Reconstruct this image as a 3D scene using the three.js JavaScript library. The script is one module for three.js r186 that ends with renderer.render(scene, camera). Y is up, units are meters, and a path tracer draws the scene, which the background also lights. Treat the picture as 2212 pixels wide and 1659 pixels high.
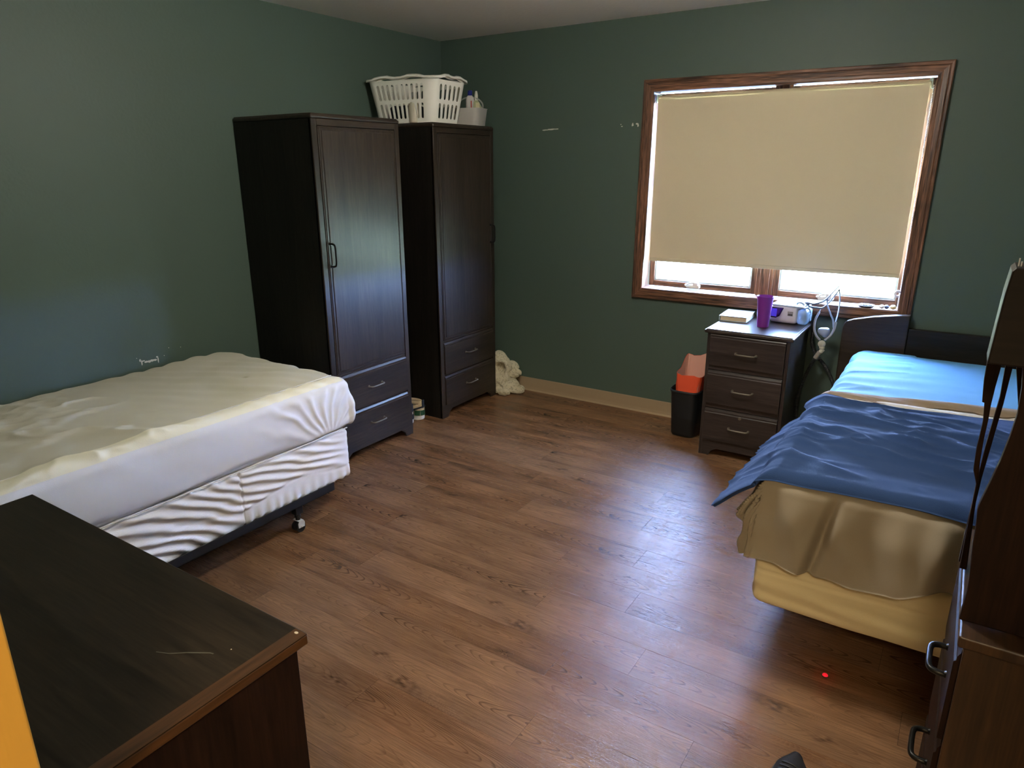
import * as THREE from 'three';
import { RoundedBoxGeometry } from 'three/addons/geometries/RoundedBoxGeometry.js';
import { mergeGeometries, mergeVertices, toCreasedNormals } from 'three/addons/utils/BufferGeometryUtils.js';
import { MarchingCubes } from 'three/addons/objects/MarchingCubes.js';
import { RectAreaLightUniformsLib } from 'three/addons/lights/RectAreaLightUniformsLib.js';

// ------------------------------------------------------------------ camera, sky, light, exposure
const W = 2212, H = 1659, FPX = 1500.46;
const scene = new THREE.Scene();
const camera = new THREE.PerspectiveCamera(2 * Math.atan(H / 2 / FPX) * 180 / Math.PI, W / H, 0.05, 200);
camera.position.set(3.345, 1.593, 4.224);
camera.rotation.order = 'YXZ';
camera.rotation.set(-17.31 * Math.PI / 180, 33.12 * Math.PI / 180, -0.22 * Math.PI / 180);
scene.add(camera);

const renderer = new THREE.WebGLRenderer();
renderer.toneMapping = THREE.LinearToneMapping;
renderer.toneMappingExposure = 1.0;
renderer.shadowMap.enabled = true;
RectAreaLightUniformsLib.init();

scene.background = new THREE.Color().setRGB(86, 130, 236);      // bright blue-white sky outdoors, one colour

const sun = new THREE.DirectionalLight(new THREE.Color().setRGB(1.0, 0.95, 0.84), 240);   // falls on the lawn from behind the house
sun.position.set(6, 14, 9); sun.target.position.set(2, 0, -8);
sun.shadow.camera.left = sun.shadow.camera.bottom = -16; sun.shadow.camera.right = sun.shadow.camera.top = 16;
sun.shadow.camera.far = 60; sun.shadow.mapSize.set(2048, 2048);
scene.add(sun, sun.target);

const HALL_COLOR = new THREE.Color().setRGB(1.0, 0.79, 0.50);
const hallLight = new THREE.RectAreaLight(HALL_COLOR, 112, 0.5, 0.5);
hallLight.position.set(3.70, 2.40, 5.05); hallLight.lookAt(3.70, 0, 5.05);
scene.add(hallLight);

const LAMP_COLOR = new THREE.Color().setRGB(1.0, 0.94, 0.80), LAMP = [2.30, 2.312, 1.95];   // flush dome in the middle of the ceiling, above the frame
const lampLight = new THREE.PointLight(LAMP_COLOR, 7.0);
lampLight.position.set(...LAMP); lampLight.shadow.radius = 6;
scene.add(lampLight);

// ------------------------------------------------------------------ helpers
let seed = 12345;
const rnd = () => { seed = (seed * 1664525 + 1013904223) >>> 0; return seed / 4294967296; };
const hash = (x, y, s) => { let h = (Math.imul(x, 374761393) + Math.imul(y, 668265263) + Math.imul(s, 2147483647 ^ 0x5bd1e995)) | 0; h = Math.imul(h ^ (h >>> 13), 1274126177); return ((h ^ (h >>> 16)) >>> 0) / 4294967296; };
function noise(x, y, s = 0, px = 0, py = 0) {           // value noise, -1..1, optional periods
  let x0 = Math.floor(x), y0 = Math.floor(y); const fx = x - x0, fy = y - y0;
  const w = (a, p) => p ? ((a % p) + p) % p : a;
  const u = fx * fx * (3 - 2 * fx), v = fy * fy * (3 - 2 * fy);
  const xa = w(x0, px), xb = w(x0 + 1, px), ya = w(y0, py), yb = w(y0 + 1, py);
  const a = hash(xa, ya, s), b = hash(xb, ya, s), c = hash(xa, yb, s), d = hash(xb, yb, s);
  return ((a + (b - a) * u) * (1 - v) + (c + (d - c) * u) * v) * 2 - 1;
}
const fbm = (x, y, s = 0, oct = 4, px = 0, py = 0) => { let t = 0, a = .5; for (let i = 0; i < oct; i++) { t += a * noise(x, y, s + i, px, py); x *= 2; y *= 2; px *= 2; py *= 2; a *= .5; } return t; };
const clamp = (x, a = 0, b = 1) => Math.min(b, Math.max(a, x));
const smooth = (a, b, x) => { const t = clamp((x - a) / (b - a)); return t * t * (3 - 2 * t); };
const lerp = (a, b, t) => a + (b - a) * t;

function texture(w, h, fn, srgb = true) {               // fn(u, v) -> [r, g, b] 0..1 (sRGB when srgb)
  const d = new Uint8Array(w * h * 4);
  for (let j = 0, k = 0; j < h; j++) for (let i = 0; i < w; i++, k += 4) {
    const c = fn((i + .5) / w, (j + .5) / h, i, j);
    d[k] = clamp(c[0]) * 255; d[k + 1] = clamp(c[1]) * 255; d[k + 2] = clamp(c[2]) * 255; d[k + 3] = 255;
  }
  const t = new THREE.DataTexture(d, w, h, THREE.RGBAFormat);
  t.magFilter = THREE.LinearFilter; t.minFilter = THREE.LinearMipmapLinearFilter; t.generateMipmaps = true;
  t.wrapS = t.wrapT = THREE.RepeatWrapping; t.anisotropy = 8;
  if (srgb) t.colorSpace = THREE.SRGBColorSpace;
  t.needsUpdate = true;
  return t;
}
const used = new Map();
const numbered = (n) => { const k = used.get(n) ?? 0; used.set(n, k + 1); return k ? n + '_' + String(k).padStart(3, '0') : n; };
function tag(o, label, category, group) { o.userData = { ...o.userData, label, category }; if (group) o.userData.group = group; return o; }
function thing(name, label, category, pos = [0, 0, 0], turn = 0, group) {
  const g = new THREE.Group(); g.name = numbered(name); g.position.set(...pos); g.rotation.y = turn; scene.add(g);
  return tag(g, label, category, group);
}
function struct(name, geo, mat, pos) {
  const m = geo ? new THREE.Mesh(geo, mat) : new THREE.Group(); m.name = numbered(name); m.userData.kind = 'structure';
  if (pos) m.position.set(...pos);
  scene.add(m); return m;
}
function part(parent, name, geo, mat, pos, label) {
  const m = geo ? new THREE.Mesh(geo, mat) : new THREE.Group(); m.name = name;
  if (pos) m.position.set(...pos);
  if (label) m.userData.label = label;
  parent.add(m); return m;
}
function boxUV(geo, axis = 'x', ou = 0, ov = 0) {        // uv in metres, u along the grain axis
  const g = geo.index ? geo.toNonIndexed() : geo, p = g.attributes.position, n = p.count, uv = new Float32Array(n * 2);
  const A = new THREE.Vector3(), B = new THREE.Vector3(), C = new THREE.Vector3(), N = new THREE.Vector3();
  const ax = 'xyz'.indexOf(axis);
  for (let i = 0; i < n; i += 3) {
    A.fromBufferAttribute(p, i); B.fromBufferAttribute(p, i + 1); C.fromBufferAttribute(p, i + 2);
    N.copy(B).sub(A).cross(C.clone().sub(A));
    const a = [Math.abs(N.x), Math.abs(N.y), Math.abs(N.z)], k = a.indexOf(Math.max(...a));
    const rest = [0, 1, 2].filter((q) => q !== k);
    const u = rest.includes(ax) ? ax : rest[0], v = rest.find((q) => q !== u);
    [A, B, C].forEach((P, j) => { const q = P.toArray(); uv[(i + j) * 2] = q[u] + ou; uv[(i + j) * 2 + 1] = q[v] + ov; });
  }
  g.setAttribute('uv', new THREE.BufferAttribute(uv, 2));
  return g;
}
function bx(w, h, d, x = 0, y = 0, z = 0, r = 0.003, axis = 'x') {   // box centred at x,z standing on y, rounded edges
  const g = r > 0 ? new RoundedBoxGeometry(w, h, d, 2, Math.min(r, w / 2.01, h / 2.01, d / 2.01)) : new THREE.BoxGeometry(w, h, d);
  g.translate(x, y + h / 2, z);
  return boxUV(g, axis, rnd() * 3, rnd() * 3);
}
function span(x0, x1, y0, y1, z0, z1, r = 0.003, axis = 'x') { return bx(x1 - x0, y1 - y0, z1 - z0, (x0 + x1) / 2, y0, (z0 + z1) / 2, r, axis); }
const clean = (g) => { const q = g.index ? g.toNonIndexed() : g; for (const k of Object.keys(q.attributes)) if (!['position', 'normal', 'uv'].includes(k)) q.deleteAttribute(k); if (!q.attributes.uv) boxUV(q); return q; };
const join = (...gs) => mergeGeometries(gs.flat().map(clean));
function tube(pts, r, seg = 40, rad = 10, closed = false) { return new THREE.TubeGeometry(new THREE.CatmullRomCurve3(pts.map((p) => new THREE.Vector3(...p)), closed, 'catmullrom', .5), seg, r, rad, closed); }
function cyl(r0, r1, h, x, y, z, seg = 24) { return new THREE.CylinderGeometry(r1, r0, h, seg).translate(x, y + h / 2, z); }
function lathe(prof, seg = 40) { return new THREE.LatheGeometry(prof.map((p) => new THREE.Vector2(p[0], p[1])), seg); }
function prism(pts, depth, bevel = 0.002) {              // outline in x,y extruded along z (0..depth)
  const s = new THREE.Shape(pts.map((p) => new THREE.Vector2(p[0], p[1])));
  const g = new THREE.ExtrudeGeometry(s, { depth: depth - 2 * bevel, bevelEnabled: bevel > 0, bevelSize: bevel, bevelThickness: bevel, bevelOffset: -bevel, bevelSegments: 2, curveSegments: 16 });
  return g.translate(0, 0, bevel);
}
function surface(nu, nv, fn, closedU = false) {          // indexed grid, fn(u, v) -> [x, y, z]
  const pos = [], uv = [], idx = [];
  for (let j = 0; j <= nv; j++) for (let i = 0; i <= nu; i++) { pos.push(...fn(i / nu, j / nv)); uv.push(i / nu, j / nv); }
  for (let j = 0; j < nv; j++) for (let i = 0; i < nu; i++) { const a = j * (nu + 1) + i, b = a + 1, c = a + nu + 1, d = c + 1; idx.push(a, b, d, a, d, c); }
  const g = new THREE.BufferGeometry();
  g.setAttribute('position', new THREE.Float32BufferAttribute(pos, 3)); g.setAttribute('uv', new THREE.Float32BufferAttribute(uv, 2));
  g.setIndex(idx); g.computeVertexNormals();
  if (closedU) { const n = g.attributes.normal; for (let j = 0; j <= nv; j++) { const a = j * (nu + 1), b = a + nu; for (const k of [0, 1, 2]) { const m = (n.array[a * 3 + k] + n.array[b * 3 + k]) / 2; n.array[a * 3 + k] = n.array[b * 3 + k] = m; } } }
  return g;
}
function softBox(w, h, d, r, sx, sy, sz, disp) {         // rounded box centred at origin with displacement along its normal
  let g = new THREE.BoxGeometry(w, h, d, sx, sy, sz); g.deleteAttribute('uv'); g.deleteAttribute('normal'); g = mergeVertices(g, 1e-5);
  const p = g.attributes.position, v = new THREE.Vector3(), c = new THREE.Vector3(), n = new THREE.Vector3();
  for (let i = 0; i < p.count; i++) {
    v.fromBufferAttribute(p, i);
    c.set(clamp(v.x, -w / 2 + r, w / 2 - r), clamp(v.y, -h / 2 + r, h / 2 - r), clamp(v.z, -d / 2 + r, d / 2 - r));
    n.copy(v).sub(c); if (n.lengthSq() < 1e-12) n.set(0, 1, 0); n.normalize();
    v.copy(c).addScaledVector(n, r);
    const k = disp ? disp(v, n) : 0;
    if (Array.isArray(k)) v.add(new THREE.Vector3(...k)); else v.addScaledVector(n, k);
    p.setXYZ(i, v.x, v.y, v.z);
  }
  g.computeVertexNormals();
  const q = g.toNonIndexed(); return boxUV(q, 'z');
}
const rect = (n, w, d, e, y) => Array.from({ length: n + 1 }, (_, i) => { const a = i / n * Math.PI * 2 + Math.PI / 4, c = Math.cos(a), s = Math.sin(a); return [Math.sign(c) * Math.abs(c) ** e * w, y, Math.sign(s) * Math.abs(s) ** e * d]; });
function vcolor(g, fn) { const p = g.attributes.position, c = new Float32Array(p.count * 3), v = new THREE.Vector3(); for (let i = 0; i < p.count; i++) { v.fromBufferAttribute(p, i); const q = fn(v); c.set(q, i * 3); } g.setAttribute('color', new THREE.BufferAttribute(c, 3)); return g; }

// ------------------------------------------------------------------ materials
const lin = (r, g, b) => new THREE.Color().setRGB(r, g, b);
const std = (color, o = {}) => new THREE.MeshStandardMaterial({ color, roughness: .6, ...o });
const phys = (color, o = {}) => new THREE.MeshPhysicalMaterial({ color, roughness: .6, ...o });
const rep = (t, u, v) => { const c = t.clone(); c.repeat.set(u, v); c.needsUpdate = true; return c; };

// vinyl floor: eight boards in one sheet, each 1.22 m x 0.15 m
const ROWS = 8, PL = 1.22, PW = 0.152;
const floorData = [];
for (let r = 0; r < ROWS; r++) floorData.push({ tone: (hash(r, 7, 3) - .5) * .16, red: (hash(r, 9, 5) - .5) * .05, u0: hash(r, 2, 8) * 9, dir: hash(r, 4, 1) > .5 ? 1 : -1, mid: .03 + hash(r, 3, 2) * .09, knots: [0, 1, 2].map((k) => ({ u: hash(r, k, 21) * 1.22, v: .02 + hash(r, k, 22) * .11, s: .010 + hash(r, k, 23) * .016, a: hash(r, k, 24) > .6 ? .12 + .28 * hash(r, k, 25) : 0 })) });
const floorTex = texture(2048, 2048, (u, v) => {
  const r = Math.min(ROWS - 1, Math.floor(v * ROWS)), f = floorData[r], x = u * PL, y = (v * ROWS - r) * PW;
  const warp = fbm(x * 3.1 + f.u0, y * 16, r * 11, 3) * .014;
  let d = y - f.mid - noise(x * 1.3 + f.u0, .5, r) * .022 + warp, knot = 0, kx = 0;
  for (const k of f.knots) if (k.a) { const ex = (x - k.u) / 2.4, ey = y - k.v, q = Math.exp(-(ex * ex + ey * ey) / (k.s * k.s)); knot += q * k.a; d += q * .012 * Math.sign(ey || 1); kx += q; }
  const phi = f.dir * x * 19 + d * d * 3000 + fbm(x * 9, y * 30, 40 + r, 2) * .9;
  const saw = phi - Math.floor(phi), line = smooth(.62, .95, saw) * (1 - smooth(.95, 1, saw));
  const patch = smooth(-.15, .35, fbm(x * 1.7 + f.u0, y * 5, 60 + r, 2));
  const fib = fbm(x * 14, y * 420, 80 + r, 3), fine = noise(x * 60, y * 1500, 95 + r);
  const cloud = fbm(x * 4 + f.u0, y * 14, 120 + r, 4);
  const streak = smooth(.25, .7, fbm(x * 2.6, y * 60, 140 + r, 3) + .1 * cloud);
  let k = .5 + f.tone * .8 + cloud * .19 + fib * .17 + fine * .04 - line * (.10 + .30 * patch) - streak * .12 - knot * (.6 + .9 * noise(x * 60, y * 140, 9) + .4 * fib);
  k = clamp(k, .06, 1);
  const edge = Math.min(y, PW - y, x, PL - x), joint = 1 - .25 * (1 - smooth(0, .0012, edge));
  return [joint * lerp(.23, .70, k) + f.red * .4, joint * lerp(.15, .53, k), joint * lerp(.10, .385, k) - f.red * .3];
});
const floorBump = texture(1024, 1024, (u, v) => { const x = u * .6, y = v * .6; const k = .5 + .35 * fbm(u * 16, v * 220, 5, 2, 16, 220) + .25 * fbm(u * 90, v * 90, 8, 2, 90, 90); return [k, k, k]; }, false);
const M = {};
M.floor = phys(lin(1, 1, 1), { map: floorTex, bumpMap: rep(floorBump, 2, 13), bumpScale: .0005, roughness: .245, specularIntensity: 1 });
M.sub = std(lin(.03, .018, .012), { roughness: .9 });

const peel = texture(512, 512, (u, v) => { const k = .5 + .45 * fbm(u * 60, v * 60, 3, 3, 60, 60); return [k, k, k]; }, false);
M.wall = phys(lin(.070, .104, .086), { specularIntensity: .75, roughness: .52, bumpMap: rep(peel, 1.6, 1.6), bumpScale: .0007 });
M.ceiling = std(lin(.87, .86, .82), { roughness: .9, bumpMap: rep(peel, 1.2, 1.2), bumpScale: .0012 });
M.base = std(lin(.33, .245, .155), { roughness: .45 });
M.hallWall = std(lin(.62, .55, .42), { roughness: .8 });

const grain = (s, contrast, fibre, rings) => texture(1024, 1024, (u, v) => {
  const y = v + .02 * fbm(u * 3, v * 6, s, 3, 3, 6);
  const ph = rings * (y + .05 * fbm(u * 2, v * 3, s + 5, 2, 2, 3)), saw = ph - Math.floor(ph);
  const k = .5 + contrast * (.55 * fbm(u * 5, v * 90, s + 9, 3, 5, 90) * fibre - .28 * smooth(.5, .95, saw) * (1 - smooth(.95, 1, saw)) + .35 * fbm(u * 2, v * 7, s + 20, 3, 2, 7) + .3 * fibre * noise(u * 24, v * 400, s + 31, 24, 400)) + .2;
  const q = clamp(k, .05, 1); return [q, q, q];
});
const gDark = grain(3, .34, .8, 5), gOak = grain(40, .55, 1.1, 14);
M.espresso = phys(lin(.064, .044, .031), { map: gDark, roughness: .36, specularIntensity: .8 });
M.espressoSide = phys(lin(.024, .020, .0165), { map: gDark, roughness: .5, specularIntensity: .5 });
M.nightstand = phys(lin(.075, .055, .052), { map: gDark, roughness: .28, specularIntensity: 1 });
M.dresser = phys(lin(.044, .032, .020), { map: gDark, roughness: .42, specularIntensity: .5 });
M.dresserEdge = phys(lin(.14, .062, .022), { map: gDark, roughness: .4 });
M.deskWood = phys(lin(.085, .040, .016), { map: gDark, roughness: .42 });
M.deskDark = phys(lin(.030, .0125, .008), { map: gDark, roughness: .58, specularIntensity: .28 });
M.oak = phys(lin(.32, .150, .085), { map: gOak, roughness: .38, specularIntensity: .7 });
M.jamb = phys(lin(.44, .245, .040), { roughness: .55, bumpMap: rep(gOak, 1, 1), bumpScale: .0002 });
M.handle = std(lin(.02, .02, .02), { roughness: .32, metalness: .75 });
M.handleBronze = std(lin(.17, .15, .12), { roughness: .38, metalness: .6 });
M.blackMetal = std(lin(.012, .012, .013), { roughness: .45, metalness: .3 });
M.blackPlastic = std(lin(.008, .010, .013), { roughness: .42 });
M.chrome = std(lin(.62, .62, .62), { roughness: .35, metalness: .4 });
M.whitePlastic = std(lin(.88, .87, .80), { roughness: .42 });
M.white = std(lin(.75, .75, .75), { roughness: .5 });
M.glass = phys(lin(1, 1, 1), { transmission: 1, roughness: 0, thickness: 0, ior: 1.5 });
M.clear = phys(lin(.86, .88, .86), { transmission: .75, roughness: .35, thickness: 0 });
const weave = texture(256, 256, (u, v) => { const k = .5 + .22 * Math.sin(u * 64 * 6.2832) * Math.sin(v * 64 * 6.2832) + .3 * noise(u * 64, v * 64, 2, 64, 64); return [k, k, k]; }, false);
M.shade = phys(lin(.66, .57, .40), { roughness: .95, bumpMap: rep(weave, 12, 12), bumpScale: .0002 });
M.sheetWhite = phys(lin(1, 1, 1), { vertexColors: true, roughness: .85, sheen: .25, sheenRoughness: .6, bumpMap: rep(weave, 10, 10), bumpScale: .0003 });
M.boxWhite = phys(lin(.76, .75, .75), { roughness: .8, sheen: .2, bumpMap: rep(weave, 10, 10), bumpScale: .0003 });
M.cream = phys(lin(.70, .60, .37), { roughness: .85, bumpMap: rep(weave, 10, 10), bumpScale: .0003 });
M.blueSheet = phys(lin(.13, .36, .62), { roughness: .8, sheen: .3, bumpMap: rep(weave, 12, 12), bumpScale: .0003 });
M.navy = phys(lin(.013, .042, .135), { roughness: .95, sheen: .2, sheenColor: lin(.08, .14, .3), sheenRoughness: .7, bumpMap: rep(weave, 14, 14), bumpScale: .0006, side: THREE.DoubleSide });
M.taupe = phys(lin(.27, .225, .165), { roughness: .85, bumpMap: rep(weave, 14, 14), bumpScale: .0003, side: THREE.DoubleSide });
M.tan = phys(lin(.25, .18, .12), { roughness: .85, side: THREE.DoubleSide });
M.stripWhite = phys(lin(.62, .60, .58), { roughness: .85, side: THREE.DoubleSide });

// ------------------------------------------------------------------ the room: x 0..4.05, z 0..4.02, y 0..2.44
const RX = 4.05, RZ = 4.02, RH = 2.44, T = .16;
const floor = struct('floor', span(-T, RX + T, -.12, -.006, -T, RZ, 0), M.sub);
{ // vinyl planks running along x, every board a piece
  let row = 0;
  for (let z = 0; z < RZ - .001; z += PW, row++) {
    const wz = Math.min(PW, RZ - z);
    let x = -((row * .437 + hash(row, 1, 77) * .3) % 1) * PL;
    for (let k = 0; x < RX; x += PL, k++) {
      const a = Math.max(0, x), b = Math.min(RX, x + PL); if (b - a < .02) continue;
      const g = new THREE.BoxGeometry(b - a - .0004, .006, wz - .0004).toNonIndexed(), p = g.attributes.position, uv = g.attributes.uv, t = Math.floor(hash(row, k, 5) * ROWS), flip = hash(row, k, 6) > .5;
      for (let i = 0; i < p.count; i++) { let uu = (p.getX(i) + (a + b) / 2 - x) / PL, vv = clamp((p.getZ(i) + wz / 2) / PW, .004, .996); if (flip) { uu = 1 - uu; vv = 1 - vv; } uv.setXY(i, uu, (t + vv) / ROWS); }
      part(floor, 'plank', g, M.floor, [(a + b) / 2, -.003, z + wz / 2]);
    }
  }
}
struct('wall_left', span(-T, 0, -.12, RH, -T, RZ + .13, 0), M.wall);
struct('wall_right', span(RX, RX + T, -.12, RH, -T, RZ + .13, 0), M.wall);
struct('ceiling', span(-T, 5.2, RH, RH + .15, -T, 6.4, 0), M.ceiling);
// window opening, slightly out of square as the photo shows it
const WX0 = 1.598, WX1 = 3.084, WY0 = .846, WY1 = 2.03;
struct('wall_back', join(span(0, WX0 - .013, -.12, RH, -T, 0, 0), span(WX1 + .013, RX, -.12, RH, -T, 0, 0), span(WX0 - .013, WX1 + .013, -.12, WY0 - .013, -T, 0, 0), span(WX0 - .013, WX1 + .013, WY1 + .005, RH, -T, 0, 0)), M.wall);
// near wall with the doorway the photographer stands in
const DX0 = 2.63, DX1 = 3.60, DH = 2.05;
struct('wall_near', join(span(0, DX0 - .02, -.12, RH, RZ, RZ + .13, 0), span(DX1 + .02, RX, -.12, RH, RZ, RZ + .13, 0), span(DX0 - .02, DX1 + .02, DH + .02, RH, RZ, RZ + .13, 0)), M.wall);
const door = struct('door_1', null, null);
part(door, 'jamb', span(DX0 - .02, DX0, 0, DH, RZ - .004, RZ + .134, .003, 'y'), M.jamb);
part(door, 'jamb', span(DX1, DX1 + .02, 0, DH, RZ - .004, RZ + .134, .003, 'y'), M.jamb);
part(door, 'head', span(DX0 - .02, DX1 + .02, DH, DH + .02, RZ - .004, RZ + .134, .003, 'x'), M.jamb);
part(door, 'casing', span(DX0 - .085, DX0 - .012, 0, DH + .07, RZ + .13, RZ + .146, .004, 'y'), M.jamb);
part(door, 'casing', span(DX1 + .012, DX1 + .085, 0, DH + .07, RZ + .13, RZ + .146, .004, 'y'), M.jamb);
// hallway behind the camera
struct('floor', span(2.0, 5.2, -.12, 0, RZ, 6.4, 0), std(lin(.2, .12, .07), { roughness: .5 }));
struct('wall_hall_left', span(1.9, 2.0, -.12, RH, RZ + .13, 6.4, 0), M.hallWall);
struct('wall_hall_right', span(5.1, 5.2, -.12, RH, RZ + .13, 6.4, 0), M.hallWall);
struct('wall_hall_back', span(1.9, 5.2, -.12, RH, 6.3, 6.4, 0), M.hallWall);
struct('wall_hall_near', join(span(2.0, DX0 - .02, -.12, RH, RZ + .13, RZ + .135, 0), span(DX1 + .02, 5.1, -.12, RH, RZ + .13, RZ + .135, 0), span(DX0 - .02, DX1 + .02, DH + .02, RH, RZ + .13, RZ + .135, 0)), M.hallWall);
const hallLamp = thing('ceiling_light', 'square frosted ceiling light in the hallway behind the doorway', 'light', [3.70, 2.41, 5.05]);
part(hallLamp, 'frame', join(span(-.28, .28, 0, .03, -.28, -.255, .002), span(-.28, .28, 0, .03, .255, .28, .002), span(-.28, -.255, 0, .03, -.255, .255, .002), span(.255, .28, 0, .03, -.255, .255, .002)), M.white);
part(hallLamp, 'diffuser', span(-.255, .255, .004, .026, -.255, .255, .002), std(lin(.8, .7, .5), { emissive: HALL_COLOR, emissiveIntensity: 3 }));

const lamp = thing('ceiling_light', 'round frosted dome ceiling light in the middle of the bedroom ceiling', 'light', [LAMP[0], 0, LAMP[2]]);
part(lamp, 'base_plate', lathe([[0, 2.44], [.17, 2.44], [.172, 2.43], [.165, 2.418], [.150, 2.416], [0, 2.416]], 48), M.white);
part(lamp, 'dome', lathe([[.158, 2.418], [.160, 2.405], [.150, 2.365], [.120, 2.325], [.075, 2.302], [.03, 2.295], [0, 2.294]], 48), std(lin(.8, .78, .7), { emissive: LAMP_COLOR, emissiveIntensity: 4, side: THREE.DoubleSide }));

// vinyl cove base
const coveProfile = [[0, 0], [.012, 0], [.011, .004], [.006, .012], [.0035, .03], [.0035, .094], [.002, .1], [0, .1]];
const cove = (len) => { const s = new THREE.Shape(coveProfile.map((p) => new THREE.Vector2(...p))); return boxUV(new THREE.ExtrudeGeometry(s, { depth: len, bevelEnabled: false }), 'z'); };
struct('baseboard_back', cove(RX).rotateY(-Math.PI / 2).translate(RX, 0, 0), M.base);
struct('baseboard_left', cove(RZ), M.base);
struct('baseboard_right', cove(RZ).rotateY(Math.PI).translate(RX, 0, RZ), M.base);
struct('ground', span(-30, 34, -.5, -.3, -70, -T - .02, 0), std(lin(.34, .40, .22), { roughness: 1 }));

// ------------------------------------------------------------------ window
const win = struct('window_1', null, null);
const casing = (len) => { // moulded oak board, length along x, width along y (0 at the inner edge)
  const w = .066, s = new THREE.Shape([[0, 0], [.0, .010], [.006, .013], [.018, .013], [.022, .016], [.044, .019], [.048, .0165], [.052, .020], [.062, .021], [.066, .017], [.066, 0]].map((p) => new THREE.Vector2(p[0], p[1])));
  const g = new THREE.ExtrudeGeometry(s, { depth: len + 2 * w, bevelEnabled: false }).toNonIndexed(), p = g.attributes.position;
  for (let i = 0; i < p.count; i++) { const o = p.getX(i), t = p.getY(i); let l = p.getZ(i); l = l < len / 2 ? -o : len + o; p.setXYZ(i, l, o, t); }
  g.computeVertexNormals(); return boxUV(g, 'x', rnd() * 3, rnd());
};
// corners of the inner edge of the casing, slightly out of square
const WC = { tl: [1.617, 2.024], tr: [3.080, 2.014], bl: [1.603, .846], br: [3.071, .850] };
function board(a, b) { const dx = b[0] - a[0], dy = b[1] - a[1], L = Math.hypot(dx, dy), g = casing(L); return g.rotateZ(Math.atan2(dy, dx)).translate(a[0], a[1], .001); }
for (const [a, b] of [[WC.tl, WC.tr], [WC.tr, WC.br], [WC.br, WC.bl], [WC.bl, WC.tl]]) part(win, 'casing', board(a, b), M.oak);
const JD = -T + .01; // depth of the lining
part(win, 'window_jamb', span(WX0 - .012, WX0, WY0, WY1, JD, .006, .002, 'y'), M.oak);
part(win, 'window_jamb', span(WX1, WX1 + .012, WY0, WY1, JD, .006, .002, 'y'), M.oak);
part(win, 'window_head', span(WX0 - .012, WX1 + .012, WY1 - .008, WY1 + .004, JD, .006, .002, 'x'), M.oak);
part(win, 'window_sill', span(WX0 - .012, WX1 + .012, WY0 - .012, WY0, JD, .008, .002, 'x'), M.oak);
part(win, 'mullion', join(span(2.292, 2.388, WY0, WY1, -.155, -.098, .004, 'y'), span(2.312, 2.368, WY0, WY1, -.1, -.088, .003, 'y')), M.oak);
function sash(x0, x1) {
  const y0 = WY0 + .003, y1 = WY1 - .012, f = .036, s = part(win, 'sash', join(
    span(x0, x0 + f, y0, y1, -.152, -.106, .004, 'y'), span(x1 - f, x1, y0, y1, -.152, -.106, .004, 'y'), span(x0 + f - .002, x1 - f + .002, y0, y0 + f, -.152, -.106, .004, 'x'), span(x0 + f - .002, x1 - f + .002, y1 - f, y1, -.152, -.106, .004, 'x')), M.oak);
  const v = f - .002, w = .012, vinyl = std(lin(.55, .60, .62), { roughness: .5 });
  part(s, 'glazing_bead', join(span(x0 + v, x0 + v + w, y0 + v, y1 - v, -.146, -.114, .003), span(x1 - v - w, x1 - v, y0 + v, y1 - v, -.146, -.114, .003), span(x0 + v + w, x1 - v - w, y0 + v, y0 + v + w, -.146, -.114, .003), span(x0 + v + w, x1 - v - w, y1 - v - w, y1 - v, -.146, -.114, .003)), vinyl);
  part(s, 'pane', new THREE.BoxGeometry(x1 - x0 - 2 * v - .004, y1 - y0 - 2 * v - .004, .004).translate((x0 + x1) / 2, (y0 + y1) / 2, -.131), M.glass);
  const c = part(win, 'window_crank', join(bx(.085, .022, .03, 0, 0, 0, .006), bx(.035, .02, .028, .016, .018, .004, .006), tube([[.02, .036, .01], [-.01, .034, .02], [-.04, .02, .022]], .005, 16, 8), new THREE.SphereGeometry(.008, 12, 8).translate(-.042, .018, .022)), M.whitePlastic, [x0 + .27 * (x1 - x0) + .12, y0 + .008, -.090]);
  return c;
}
sash(WX0 + .004, 2.294); sash(2.386, WX1 - .004);
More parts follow.
